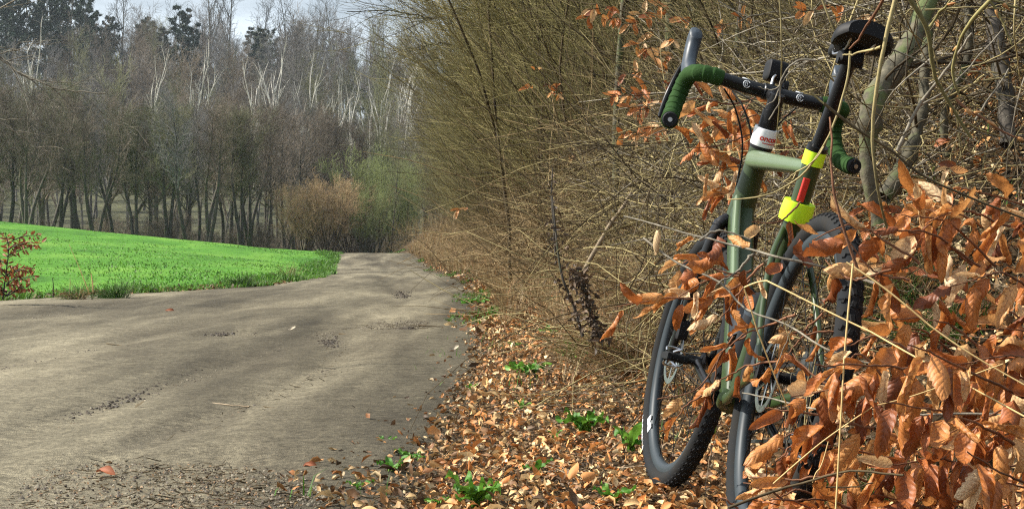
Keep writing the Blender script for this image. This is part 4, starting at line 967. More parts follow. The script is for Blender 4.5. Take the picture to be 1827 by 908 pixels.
# chain: two runs round the ring and the rear sprocket
al = np.linspace(-1.5, 1.5, 16); ch = np.concatenate([np.stack([.086 * np.cos(al), 0 * al - .0455, .086 * np.sin(al)], -1), np.stack([rc[0] - .052 * np.cos(al), 0 * al - .046, rc[2] - .052 * np.sin(al) * -1 * -1], -1)[:]])
top = np.linspace([.006, -.0455, .086], [rc[0], -.046, rc[2] + .052], 60); bot = np.linspace([rc[0] + .02, -.046, rc[2] - .12], [.006, -.0455, -.086], 60)
links = []
for run in (top, bot, np.stack([.086 * np.cos(al), 0 * al - .0455, .086 * np.sin(al)], -1)):
    for i in range(0, len(run) - 1):
        d_ = nrm(run[i + 1] - run[i]); links.append(box((run[i] + run[i + 1]) / 2, (np.linalg.norm(run[i + 1] - run[i]) * .72, .0055, .0075), np.stack([d_, np.array([0, 1, 0]), np.cross(d_, [0, 1, 0])], 1)))
tag(part('chain', [comb(links)], M['chain'], smooth=False), kind='stuff')
dr = part('rear_derailleur', [rbox(rc + (-.005, -.078, -.038), (.05, .028, .045), .006, 1), sweep(curve([rc + (0, -.075, -.04), rc + (.015, -.062, -.09), rc + (.03, -.056, -.135)], 8), .012, 10, .4, 1)], M['matt'])
for zc in (-.075, -.128): part('jockey_wheel', [sprocket(rc + np.array([.012 + (zc < -.1) * .014, -.047, zc]), .021, 11, .002, .3)], M['matt'], dr, smooth=False)
# mud specks on the lower down tube
rgm = np.random.default_rng(77); sk_ = []
for i in range(60):
    t = rgm.random() ** 1.6 * .33 + .02; p_ = tube_between(dtp, 1 - t, 1 - t, 1)[0]; yy_ = rgm.uniform(-.004, .026)
    sk_.append(box(p_ + np.array([-.0222, yy_, .0222]) , rgm.uniform(.0015, .006, 3) * (1, 1, .4), np.array(Matrix.Rotation(R_(-50), 3, 'Y')).tolist()))
part('mud_specks', [comb(sk_)], M['grime'], smooth=False)
# bottles in their cages: things of their own, carried on the frame
def bottle(base, axis, lab, r=.036, L=.19):
    base = np.array(base, float); axis = nrm(np.array(axis, float)); tt_ = [0, .01, .05, .60, .66, .70, .74, .86, .90, .93]; rr2 = [.85, 1, 1, 1, .90, .90, 1.0, .92, .62, .36]
    e = empty('water_bottle', (0, 0, 0), lab, 'water bottle', 'bottles carried on the bicycle frame'); e.matrix_world = bike.matrix_world
    part('body', [sweep([base + axis * L * t for t in tt_[:6]], np.array(rr2[:6]) * r, 26)], M['black'], e)
    part('cap', [sweep([base + axis * L * t for t in tt_[6:]], np.array(rr2[6:]) * r, 26), sweep([base + axis * L * .93, base + axis * L * 1.0], [.011, .009], 14)], M['matt'], e)
    part('painted_highlight', [sweep([base + axis * L * .60, base + axis * L * .64], r * 1.012, 26)], M['hood'], e)  # bluish highlight on the bottle, put in as a coloured ring
    return e
bottle((.062, 0, .135), (.700, 0, .700), 'black drinking bottle carried on the down tube of the bicycle')
bottle((.012, 0, .105), (-.270, 0, .96), 'black drinking bottle standing against the seat tube', .034, .17)

# ------------------------------------------------------------------ beech saplings and loose twigs round the bicycle
rf = random.Random(21); rg = np.random.default_rng(22)
bl = []
for i in range(14):
    s_ = leaf_shape(15, 9, rf.uniform(.38, .54), rf.choice((1.9, 2.3, -1.9, 1.5, 2.7, -1.2)), rf.choice((1.1, -.9, 1.5, .6, -1.3)), .012, rf.choice((.25, .45, .6)), rf.uniform(-1.2, 1.2), i)
    bl.append(mesh('beech_leaf', [(s_[0], s_[1], 0, None, s_[2])], [M['beech']]))
small_bl = []
for i in range(6):
    s_ = leaf_shape(6, 3, .5, rf.uniform(.9, 1.7), rf.uniform(-1, 1.2), 0, 0, rf.uniform(-1, 1), i)
    small_bl.append(s_)
def leaf_at(parent, pos, d, nh, size, name='leaf', pool=None):
    x = Vector(d).normalized(); z = Vector(nh); z = (z - x * z.dot(x)).normalized(); y = z.cross(x)
    o = link(name, rf.choice(pool or bl), parent)
    m_ = Matrix((x, y, z)).transposed().to_4x4(); m_.translation = Vector(pos)
    o.matrix_world = m_ @ Matrix.Scale(size, 4)
    return o
def trace(pts, n=18):
    return curve(np.array([W(*p) for p in pts]), n)
def twigmesh(paths, r0, r1, m, name='twig', parent=None, jit=.0):
    ps = []
    for P in paths:
        P = P + rg.normal(0, jit, P.shape) if jit else P
        ps.append((*tubes(P, np.linspace(r0, r1, len(P)), 6), 0))
    return link(name, mesh(name, ps, [m]), parent)
def bud(parent, p, d, L=.016, r=.0028):
    d = nrm(np.asarray(d, float)); P = np.array([p + d * L * t for t in (0, .15, .4, .7, 1)])
    return link('bud', mesh('bud', [(*tubes(P, np.array([.5, 1, 1, .6, .05]) * r, 6), 0)], [M['bud']]), parent)

def leafy_sapling(lab, cat, traces, spacing, size, droop=.7, r=(.0028, .0011), m='twig_red', both=True, name='beech_sapling', scat=.6, side=1., grp=None):
    e = empty(name, tuple(W(*traces[0][0])), lab, cat, grp)
    e_inv = e.location.copy()
    n = 0
    for tr_ in traces:
        P = trace(tr_, 24); P = P + np.cumsum(rg.normal(0, .0012, P.shape), 0)
        twl = twigmesh([P - np.array(e_inv)], *r, M[m], 'twig', e)
        Ls = np.linalg.norm(np.diff(P, axis=0), axis=1).sum(); k = max(1, int(Ls / spacing)); s_ = 1
        for j in range(k):
            t = (.08 + .92 * (j + rf.random() * .6) / k) * 23; i = min(int(t), 22); p = P[i] + (P[i + 1] - P[i]) * (t - i); T = nrm(P[i + 1] - P[i])
            s_ = -s_; sd = nrm(np.cross(T, [0, -1, 0])) * s_ * side
            d = nrm(T * .55 + sd * .55 + np.array([rg.normal(0, .25), rg.normal(0, scat * .5), rg.normal(0, .25) - droop]))
            nh = (rg.normal(-.35, .5), -1 + rg.normal(0, .5), rg.normal(.45, .5))
            z = rf.uniform(*size); q = p + d * .012
            leaf_at(e, q, d, nh, z); n += 1
    for c in e.children:          # leaves were placed in world space
        if c.name.startswith('leaf'):
            c.matrix_parent_inverse = Matrix.Translation(-e_inv)
    return e, n

# leaf clusters seen behind and around the frame
leafy_sapling('twigs with rows of curled rust brown leaves hanging behind the head tube', 'beech twig',
    [[(1345, 175, 4.75), (1300, 185, 4.7), (1250, 180, 4.65), (1195, 190, 4.6)], [(1350, 205, 4.75), (1300, 215, 4.7), (1262, 225, 4.65)], [(1345, 240, 4.7), (1290, 262, 4.65), (1225, 268, 4.6)],
     [(1340, 290, 4.7), (1300, 300, 4.65), (1255, 305, 4.6)], [(1345, 320, 4.7), (1310, 335, 4.65), (1275, 345, 4.6)], [(1340, 180, 4.9), (1300, 250, 4.8), (1290, 345, 4.75)], [(1460, 270, 4.8), (1410, 262, 4.8), (1370, 275, 4.8)], [(1420, 200, 5.0), (1380, 215, 5.0), (1350, 235, 5.0)]],
    .024, (.064, .098), -.05, name='beech_branch', scat=.3)
leafy_sapling('leafy twig crossing in front of the down tube below the lower neon band', 'beech twig',
    [[(1560, 505, 3.05), (1480, 478, 3.1), (1400, 460, 3.1), (1330, 443, 3.15), (1240, 420, 3.2), (1115, 385, 3.3)], [(1345, 450, 3.15), (1325, 480, 3.15), (1290, 505, 3.15)], [(1250, 428, 3.2), (1290, 410, 3.2), (1340, 430, 3.2)]],
    .075, (.055, .085), .5, (.0034, .0016), 'twig_grey', name='beech_branch')
leafy_sapling('low twig with a dense row of drooping orange leaves left of the front wheel', 'beech twig',
    [[(1360, 470, 3.35), (1320, 505, 3.35), (1260, 530, 3.35), (1180, 530, 3.35), (1090, 545, 3.35)], [(1340, 480, 3.4), (1290, 490, 3.4), (1235, 470, 3.4), (1205, 480, 3.4)], [(1340, 500, 3.3), (1310, 540, 3.3), (1280, 580, 3.3)], [(1330, 490, 3.35), (1270, 505, 3.35), (1215, 540, 3.35)]],
    .024, (.050, .082), .6, name='beech_branch')
leafy_sapling('thin twig with rusty leaves hanging inside the front wheel', 'beech twig',
    [[(1330, 600, 3.5), (1290, 620, 3.5), (1240, 690, 3.5), (1170, 705, 3.5)], [(1310, 600, 3.5), (1280, 650, 3.5), (1270, 720, 3.5)], [(1280, 690, 3.5), (1230, 720, 3.5), (1200, 750, 3.5)]],
    .055, (.060, .085), .7, name='beech_branch')
leafy_sapling('twig with curled leaves in front of the top of the rear wheel', 'beech twig',
    [[(1640, 470, 2.95), (1580, 430, 2.95), (1520, 400, 2.95), (1450, 425, 2.95)], [(1590, 480, 2.9), (1520, 500, 2.9), (1470, 470, 2.95)], [(1620, 500, 2.9), (1560, 480, 2.9), (1500, 400, 2.9)], [(1430, 360, 3.6), (1390, 395, 3.6), (1345, 400, 3.6)]],
    .048, (.062, .09), .55, name='beech_branch')
# upper right and middle right sapling
tr1 = []
for i in range(16):
    a = rf.uniform(1640, 1880); b_ = rf.uniform(330, 640); D = rf.uniform(2.9, 3.7)
    tr1.append([(a + 90, b_ + rf.uniform(20, 90), D + .1), (a, b_, D), (a - rf.uniform(60, 140), b_ - rf.uniform(-25, 45), D - .05)])
leafy_sapling('sapling with light brown curled leaves on the slope right of the rear wheel', 'beech sapling', tr1, .036, (.058, .098), .45)
# dense mass in the lower right corner
tr2 = []
for i in range(26):
    a = 1385 + 470 * rf.random() ** .75; b_ = rf.uniform(640, 930) if a > 1500 else rf.uniform(780, 940); D = rf.uniform(2.45, 3.2)
    tr2.append([(a + 130, b_ + rf.uniform(-10, 70), D + .15), (a + 30, b_ + rf.uniform(-15, 15), D), (a - rf.uniform(60, 110), b_ + rf.uniform(-45, 40), D - .1)])
leafy_sapling('dense young beech full of large rust brown leaves in the lower right corner', 'beech sapling', tr2, .030, (.062, .098), .8, scat=.9)
tr3 = [[(1520, 905, 2.8), (1440, 870, 2.8), (1400, 880, 2.8)], [(1420, 930, 2.75), (1380, 880, 2.75), (1320, 870, 2.8)], [(1600, 700, 2.7), (1540, 640, 2.7), (1500, 660, 2.7)], [(1640, 640, 2.8), (1560, 590, 2.8), (1490, 620, 2.8)], [(1500, 745, 2.9), (1420, 735, 2.9), (1360, 725, 2.9)], [(1480, 800, 2.9), (1420, 800, 2.9), (1380, 830, 2.9)], [(1350, 950, 2.7), (1310, 900, 2.7), (1280, 890, 2.7)]]
leafy_sapling('scattered big orange leaves on thin twigs before the rear wheel', 'beech twig', tr3, .062, (.075, .10), .5, name='beech_branch')
# background beech twigs with pale orange leaves
def far_leaves(lab, spots, D, size):
    e = empty('beech_branch', tuple(W(spots[0][0], spots[0][1], D)), lab, 'beech twig', 'leafy beech twigs deep in the thicket'); o_ = np.array(e.location)
    for (px, py, w_) in spots:
        P = trace([(px + w_, py - w_ * .1, D + .1), (px, py, D), (px - w_, py + w_ * .15, D - .1)], 8); link('twig', mesh('twig', [(*tubes(P - o_, np.full(8, .002), 3), 0)], [M['twig_brown']]), e)
        k = int(w_ / 4.2) + 2
        for j in range(k):
            i = rg.integers(0, 7); p = P[i]; d = nrm(np.array([-.4 + rg.normal(0, .5), rg.normal(0, .4), -.35 + rg.normal(0, .4)]))
            lf = leaf_at(e, p, d, (rg.normal(-.3, .4), -1, .5), rf.uniform(*size), pool=far_pool)
            lf.matrix_parent_inverse = Matrix.Translation(-Vector(o_))
far_pool = [mesh('beech_leaf', [(s_[0], s_[1], 0, None, s_[2])], [M['beech']]) for s_ in small_bl]
far_leaves('orange leaved beech twigs at the top, left of the pale trunks', [(1070, 15, 22), (1060, 28, 18), (1100, 32, 22), (1150, 25, 14), (1130, 42, 10), (1160, 60, 8), (1180, 10, 16)], 7.6, (.05, .08))
far_leaves('row of pale orange leaves left of the lower bar end', [(1120, 238, 22), (1150, 238, 20), (1165, 228, 16), (1180, 235, 12)], 6.6, (.05, .075))
far_leaves('leaf cluster just left of the brake lever', [(1110, 170, 16), (1150, 165, 16), (1140, 190, 20), (1165, 180, 16), (1100, 168, 12), (1150, 195, 10)], 6.8, (.05, .075))
far_leaves('sparse leaves between the trunks above the left brake hood', [(1140, 80, 10), (1165, 85, 16), (1185, 100, 16), (1200, 70, 10), (1225, 35, 10), (1130, 130, 14), (1190, 125, 12), (1290, 45, 14), (1330, 30, 12)], 7.4, (.05, .08))
far_leaves('dull red leaves far inside the thicket', [(960, 125, 8), (985, 150, 16), (1000, 165, 16), (950, 155, 8), (820, 375, 14), (1020, 275, 8)], 11, (.05, .08))
far_leaves('brown leaves caught in the twigs by the saddle and the gnarled trunk', [(1540, 30, 16), (1490, 10, 16), (1640, 50, 10), (1660, 35, 8), (1440, 20, 12), (1700, 250, 12), (1790, 100, 12), (1750, 120, 12)], 5.6, (.045, .07))
far_leaves('low brown leaves on the slope between seat tube and gnarled trunk', [(1560, 370, 24), (1600, 380, 20), (1540, 395, 16), (1650, 330, 16), (1700, 300, 12), (1600, 480, 20), (1560, 470, 16)], 5.0, (.05, .08))

# bare twigs near the camera
def twig_thing(lab, traces, r0, r1, m, name='bare_branch', cat='branch', buds=0, jit=.0, grp=None):
    o_ = W(*traces[0][0]); e = empty(name, tuple(o_), lab, cat, grp)
    for k, t in enumerate(traces):
        P = trace(t, 22) - o_; P = P + np.cumsum(rg.normal(0, .0011 + jit, P.shape), 0) * np.linspace(0, 1, 22)[:, None]
        sc_ = 1 if k == 0 else .62
        twigmesh([P], r0 * sc_, r1 * sc_, M[m], 'stem' if k == 0 else 'twig', e)
        for j in range(buds):
            i = int(rg.integers(4, 21)); d = nrm(P[i] - P[i - 1]); bud(e, P[i], d + np.array([rg.normal(0, .4), 0, rg.normal(0, .4)]))
    return e
twig_thing('long brown twig hanging down past the right side of the saddle', [[(1599, -8, 2.75), (1580, 70, 2.75), (1563, 165, 2.76), (1558, 240, 2.78), (1562, 330, 2.8), (1575, 400, 2.85)], [(1572, 84, 2.75), (1540, 92, 2.8), (1500, 94, 2.85)]], .0040, .0024, 'twig_tan')
twig_thing('reddish twig running diagonally across the saddle', [[(1578, -5, 2.7), (1550, 45, 2.75), (1518, 92, 2.8)]], .0030, .0016, 'twig_red')
twig_thing('olive twig with a kink right of the gnarled trunk', [[(1618, -10, 2.6), (1655, 52, 2.62), (1668, 120, 2.65), (1690, 175, 2.68), (1738, 248, 2.7)], [(1655, 54, 2.62), (1672, 30, 2.62), (1690, 5, 2.6)]], .0044, .0026, 'twig_olive', buds=1)
twig_thing('forked twig bending down from the top right corner', [[(1768, 0, 2.5), (1735, 35, 2.52), (1712, 75, 2.55), (1698, 125, 2.58), (1706, 180, 2.6)], [(1766, 2, 2.5), (1795, 40, 2.5), (1822, 82, 2.5)], [(1768, 0, 2.5), (1800, 12, 2.5), (1835, 30, 2.5)]], .0034, .0022, 'twig_olive', buds=1)
twig_thing('bud bearing twig in the upper right', [[(1706, 178, 2.6), (1728, 198, 2.6), (1760, 212, 2.6), (1790, 232, 2.6), (1832, 252, 2.6)]], .0022, .0014, 'twig_red', buds=6)
twig_thing('forked twig looped over the handlebar clamp', [[(1455, 108, 3.2), (1425, 108, 3.2), (1404, 125, 3.2), (1394, 152, 3.2), (1390, 180, 3.2), (1370, 215, 3.2)], [(1394, 150, 3.2), (1410, 128, 3.2), (1440, 108, 3.2), (1478, 100, 3.2)], [(1393, 152, 3.2), (1378, 160, 3.2), (1345, 155, 3.2)], [(1390, 158, 3.2), (1380, 182, 3.2), (1366, 190, 3.2)]], .0024, .0013, 'twig_grey')
twig_thing('thin twig curving down the seat post and across the top tube', [[(1517, 92, 2.9), (1512, 140, 2.9), (1495, 200, 2.9), (1470, 262, 2.9), (1440, 305, 2.95), (1400, 335, 3.0), (1365, 352, 3.0), (1300, 362, 3.1)], [(1470, 262, 2.9), (1450, 290, 2.9), (1400, 320, 2.95)]], .0024, .0014, 'twig_tan')
twig_thing('dark twig crossing from the seat post to the right edge', [[(1470, 185, 2.85), (1530, 232, 2.85), (1590, 270, 2.85), (1650, 318, 2.85), (1730, 358, 2.85), (1832, 402, 2.85)], [(1590, 270, 2.85), (1610, 240, 2.85), (1650, 215, 2.85)]], .0028, .0020, 'twig_brown', buds=0)
twig_thing('reddish shoot rising in front of the right bar end', [[(1530, 480, 2.8), (1502, 400, 2.8), (1486, 330, 2.8), (1480, 260, 2.82), (1482, 205, 2.85)]], .0030, .0018, 'twig_red')
twig_thing('long grey twig reaching over the bottom bracket to the right edge', [[(1835, 742, 2.7), (1720, 738, 2.72), (1600, 742, 2.75), (1500, 736, 2.8), (1430, 725, 2.9), (1370, 712, 3.0), (1318, 703, 3.1)], [(1440, 724, 2.88), (1420, 702, 2.9), (1400, 690, 2.9)]], .0026, .0014, 'twig_grey')
twig_thing('slanting grey twig from the front wheel across both tubes', [[(1148, 425, 3.3), (1210, 470, 3.25), (1285, 505, 3.2), (1330, 552, 3.15), (1400, 580, 3.1), (1470, 625, 3.0), (1530, 650, 3.0), (1620, 668, 2.95)]], .0024, .0016, 'twig_grey')
twig_thing('curved dark twigs low in front of the leaf mass', [[(1300, 905, 2.6), (1370, 880, 2.6), (1440, 862, 2.6), (1520, 842, 2.55), (1620, 850, 2.5)], [(1440, 862, 2.6), (1480, 870, 2.6), (1560, 868, 2.6)]], .0026, .0018, 'twig_brown')
twig_thing('thick pale twig forking between saddle and gnarled trunk', [[(1600, 270, 3.6), (1640, 190, 3.6), (1690, 130, 3.55), (1740, 60, 3.5)], [(1640, 190, 3.6), (1700, 150, 3.6), (1790, 50, 3.6)], [(1740, 215, 3.5), (1770, 170, 3.5), (1808, 122, 3.5)]], .0046, .0024, 'twig_grey')
# more thin bare shoots in the top right tangle
for k in range(26):
    a = rf.uniform(1380, 1840); b_ = rf.uniform(-20, 300); D = rf.uniform(3.5, 4.9); an = rf.uniform(0, 3.14); l = rf.uniform(60, 190)
    tr_ = [(a - math.cos(an) * l, b_ - math.sin(an) * l, D), (a + rf.uniform(-15, 15), b_ + rf.uniform(-15, 15), D), (a + math.cos(an) * l, b_ + math.sin(an) * l, D + .2)]
    twig_thing('thin bare shoot among the tangle above and right of the saddle', [tr_, [tr_[1], (a + rf.uniform(-60, 60), b_ + rf.uniform(-60, 60), D)]], rf.uniform(.0016, .0032), .0011, rf.choice(('twig_tan', 'twig_grey', 'twig_brown', 'twig_tan')), grp='bare shoots in the upper right tangle')
for k in range(22):
    a = rf.uniform(1370, 1520); b_ = rf.uniform(560, 760); D = rf.uniform(3.0, 3.3); l = rf.uniform(60, 200); dx = rf.uniform(-50, 50)
    twig_thing('thin dry stalk standing among the spokes in front of the rear wheel', [[(a + dx, b_ + l, D), (a + dx * .5, b_ + l * .5, D), (a, b_, D)]], rf.uniform(.0010, .0018), .0008, rf.choice(('twig_tan', 'twig_brown', 'twig_grey')), 'dead_plant', 'dry stalk', grp='dry stalks in front of the rear wheel')
leafy_sapling('thin twig with curled leaves hanging between seat tube and rear wheel', 'beech twig', [[(1500, 590, 3.1), (1440, 600, 3.1), (1400, 640, 3.1)], [(1470, 560, 3.2), (1430, 590, 3.2), (1390, 590, 3.2)], [(1500, 700, 3.0), (1460, 680, 3.0), (1410, 700, 3.0)]], .05, (.05, .075), .6, name='beech_branch')
leafy_sapling('leafy twig hanging over the crank and the lower down tube', 'beech twig', [[(1420, 560, 3.2), (1340, 590, 3.25), (1280, 630, 3.3)], [(1400, 640, 3.2), (1330, 650, 3.25), (1270, 680, 3.3)]], .045, (.055, .08), .6, name='beech_branch')
leafy_sapling('thick spray of curled leaves in front of the lower rear wheel', 'beech twig', [[(1560, 760, 2.7), (1470, 770, 2.7), (1390, 800, 2.75)], [(1560, 700, 2.75), (1480, 690, 2.75), (1420, 640, 2.8)], [(1500, 850, 2.65), (1420, 860, 2.65), (1340, 860, 2.7)]], .042, (.06, .09), .6, name='beech_branch')
# straws
def straw(lab, pts, r):
    o_ = W(*pts[0]); P = np.concatenate([np.linspace(W(*a), W(*b_), 10)[(0 if i == 0 else 1):] for i, (a, b_) in enumerate(zip(pts[:-1], pts[1:]))]) - o_
    P = P + np.c_[np.zeros(len(P)), np.zeros(len(P)), .004 * np.sin(np.linspace(0, 7, len(P)))]
    o = link('straw', mesh('straw', [(*tubes(P, np.linspace(r, r * .8, len(P)), 6), 0)], [M['straw']])); o.location = tuple(o_); tag(o, lab, 'grass stem')
straw('bent golden straw reaching from the middle of the frame to the right edge', [(1328, 513, 2.75), (1368, 504, 2.72), (1555, 588, 2.6), (1832, 748, 2.4)], .0017)
straw('upright pale straw standing in front of the rear wheel down to the bottom edge', [(1522, 470, 2.5), (1506, 640, 2.48), (1490, 930, 2.45)], .0017)
straw('golden straw slanting from the rear wheel towards the lower right', [(1510, 468, 2.6), (1660, 580, 2.55), (1832, 692, 2.5)], .0017)
straw('pale arching straw low over the leaf mass', [(1380, 862, 2.55), (1470, 790, 2.5), (1560, 722, 2.5), (1650, 695, 2.5), (1790, 652, 2.5)], .0013)
straw('brown straw hanging from the bent straw beside the seat tube', [(1328, 515, 2.75), (1350, 590, 2.76), (1392, 690, 2.78), (1434, 790, 2.8)], .0014)
straw('short golden straw at the bottom next to the leaf mass', [(1450, 860, 2.6), (1462, 835, 2.6), (1478, 790, 2.6)], .0011)

# ------------------------------------------------------------------ trunks, stick, stalks, tussocks
def trunk_thing(lab, pts, r, m, name='tree', cat='tree', seed=3, knots=1.):
    P = trace(pts, 26); o_ = P[0].copy(); rgx = np.random.default_rng(seed); rad = .85 * np.interp(np.linspace(0, 1, 26), np.linspace(0, 1, len(r)), r) * (1 + .10 * knots * rgx.normal(0, 1, 26))
    P = P + rgx.normal(0, .012 * knots, P.shape) * r[0] * 8; V, F = tubes(P - o_, rad, 14)
    V = V + rgx.normal(0, .035, V.shape) * np.repeat(rad, 14)[:, None]
    e = empty(name, tuple(o_), lab, cat); link('trunk', mesh('trunk', [(V, F, 0)], [M[m]]), e)
    B, d, rr_, t = sprout((P - o_)[None], rad[None], 9, .2, 1, 60, rgx); Q = grow(B, d, rgx.uniform(.25, .9, len(t)), 7, (0, 0, .05), .15, rgx)
    q, dq, r3, _ = sprout(Q, taper(np.full(len(t), .006), 7, .3), 5, .2, 1, 40, rgx); Q2 = grow(q, dq, rgx.uniform(.1, .4, len(q)), 4, (0, 0, 0), .2, rgx)
    tag(link('branches', mesh('branches', [(*tubes(Q, taper(np.full(len(t), .006), 7, .3), 4), 0), (*tubes(Q2, np.full(Q2.shape[:2], .0016), 3), 0)], [M['twig_brown']]), e), kind='stuff')
trunk_thing('thick gnarled mossy trunk leaning right behind the saddle', [(1565, 400, 4.9), (1548, 310, 4.9), (1550, 235, 4.9), (1560, 180, 4.9), (1605, 110, 5.0), (1650, 20, 5.1), (1680, -80, 5.2)], [.022, .028, .036, .046, .040, .032, .03], 'trunk_moss')
trunk_thing('smaller mossy trunk leaning right below the gnarled one', [(1580, 350, 5.2), (1612, 300, 5.25), (1640, 220, 5.3), (1652, 120, 5.4), (1660, 10, 5.5)], [.036, .032, .024, .02, .016], 'trunk_moss', seed=5)
trunk_thing('thin upright mossy stem near the right edge', [(1690, 280, 5.6), (1685, 200, 5.6), (1725, 110, 5.6), (1730, 0, 5.6), (1735, -60, 5.6)], [.016, .015, .018, .015, .013], 'trunk_moss', seed=6)
trunk_thing('dark trunk in the top right corner', [(1800, 260, 5.3), (1790, 150, 5.4), (1775, 60, 5.5), (1760, -50, 5.6)], [.030, .033, .036, .036], 'bark_dark', seed=7)
trunk_thing('straight pale green trunk above the left brake hood', [(1236, 340, 8.6), (1240, 200, 8.6), (1240, 60, 8.6), (1236, -60, 8.6)], [.030, .034, .036, .034], 'trunk_moss', seed=8, knots=.3)
trunk_thing('second pale trunk, left of the one above the brake hood', [(1180, 360, 9.2), (1192, 200, 9.2), (1196, 60, 9.2), (1194, -60, 9.2)], [.028, .03, .033, .03], 'trunk_moss', seed=9, knots=.3)
trunk_thing('slim straight trunk left of the two pale trunks', [(1098, 380, 10), (1100, 200, 10), (1110, 40, 10), (1118, -60, 10)], [.026, .024, .022, .02], 'trunk_moss', seed=10, knots=.3)
trunk_thing('slim dark trunk between the pale trunks and the handlebar lamp', [(1300, 300, 8), (1306, 180, 8), (1318, 60, 8), (1330, -60, 8)], [.022, .02, .018, .017], 'bark_grey', seed=12, knots=.4)
twig_thing('broken pale stick slanting up to the right out of the undergrowth', [[(1038, 492, 6.6), (1058, 455, 6.6), (1080, 420, 6.6), (1108, 375, 6.6), (1132, 338, 6.6)]], .0115, .0080, 'stick', 'stick', 'stick', jit=.001)
def stalk(lab, pts, n, seed):
    rgx = np.random.default_rng(seed); P = trace(pts, 22); o_ = P[0].copy(); e = empty('dead_stalk', tuple(o_), lab, 'dead plant')
    link('stem', mesh('stem', [(*tubes(P - o_, np.linspace(.007, .003, 22), 6), 0)], [M['bark_dark']]), e)
    i = rgx.integers(0, 20, n); p = P[i] - o_ + rgx.normal(0, .013, (n, 3)); R__ = rots(n, rgx, 1.2)
    c = np.array([(.10, .07, .045), (.16, .11, .07), (.07, .05, .035)])[rgx.integers(0, 3, n)]
    tag(link('withered_leaves', mesh('withered_leaves', [batch(shapes[0], p, R__, rgx.uniform(.012, .032, n), c)], [M['litter']]), e), kind='stuff')
stalk('dark withered stalk leaning left at the edge of the leaf litter', [(1075, 610, 5.2), (1055, 560, 5.2), (1040, 510, 5.2), (1030, 480, 5.25)], 300, 1)
stalk('second withered stalk crossing behind the leaning one', [(1040, 600, 5.5), (1022, 540, 5.5), (1000, 480, 5.5), (985, 350, 5.6)], 90, 2)
stalk('upright dead plant hung with dark leaves in the thicket', [(992, 460, 7), (988, 400, 7), (984, 350, 7), (986, 300, 7)], 60, 3)
def tussock(lab, px, py, D, n, h, seed, green=0., name='grass_tussock', cat='grass tussock', w=.0013):
    rgx = np.random.default_rng(seed); o_ = W(px, py, D); o_[2] = float(height(o_[0], D))
    a = rgx.uniform(0, 6.28, n); d = np.c_[np.cos(a), np.sin(a) * .6, rgx.uniform(.8, 2.2, n)]; d[:, 0] -= .35
    P = grow(rgx.normal(0, .05, (n, 3)) * (1.6, 1.2, .1), d, rgx.uniform(.5, 1, n) * h, 7, (-.03, 0, -.17), .05, rgx)
    V, F = tubes(P, taper(np.full(n, w), 7, .4), 3); t_ = TAN[rgx.integers(0, 5, n)]; gm = rgx.random(n) < green; t_ = np.where(gm[:, None], GRN[rgx.integers(0, 5, n)] * .7, t_)
    o = link(name, mesh(name, [(V, F, 0, np.repeat(t_, 21, 0))], [M['grass']])); o.location = tuple(o_); tag(o, lab, cat)
tussock('big drooping tussock of dry tan grass on the bank left of the front wheel', 1190, 440, 7.2, 520, .62, 1, .08)
tussock('dry grass tussock low behind the front tyre', 1130, 500, 6.6, 380, .5, 2, .06)
tussock('tan grass tussock right under the head tube on the bank', 1265, 370, 6.6, 420, .5, 3, .05)
tussock('green and tan tuft by the foot of the gnarled trunk', 1600, 330, 5.4, 320, .30, 4, .55)
tussock('green tuft on the brown soil at the right edge', 1700, 400, 4.9, 300, .26, 5, .6)
tussock('grass tuft right of the rear wheel', 1570, 560, 4.0, 260, .25, 6, .6)

# green rosettes in the leaf litter
gl = [mesh('green_leaf', [(s_[0], s_[1], 0, None, s_[2])], [M['green_leaf']]) for s_ in (leaf_shape(13, 5, .24, .5, .9, .0, 1.1, .3, 1), leaf_shape(13, 5, .22, -.4, 1.2, 0, 1.2, -.3, 2), leaf_shape(13, 5, .27, .6, .6, 0, 1.0, .2, 3), leaf_shape(9, 5, .34, .6, .5, 0, .6, 0, 4))]
def rosette(lab, px, py, n, size, upr=.8, lean=0, D=None):
    D = D or (CH - .03) * FOC / (py - HZ)
    for _ in range(12):
        x = (px - 913.5) / FOC * D; D = (CH - float(height(x, D)) - .01) * FOC / (py - HZ)
    x = (px - 913.5) / FOC * D; z = float(height(x, D)) + .022
    e = empty('green_plant', (x, D, z), lab, 'plant')
    for i in range(n):
        a = 6.28 * i / n + rf.uniform(-.3, .3); d = (math.cos(a) + lean, math.sin(a), rf.uniform(.5, 1.5) * upr)
        lf = leaf_at(e, (x, D, z), d, (-math.cos(a) * .6, -math.sin(a) * .6, 1), rf.uniform(.8, 1.25) * size * .85, pool=gl)
        lf.matrix_parent_inverse = Matrix.Translation(-e.location)
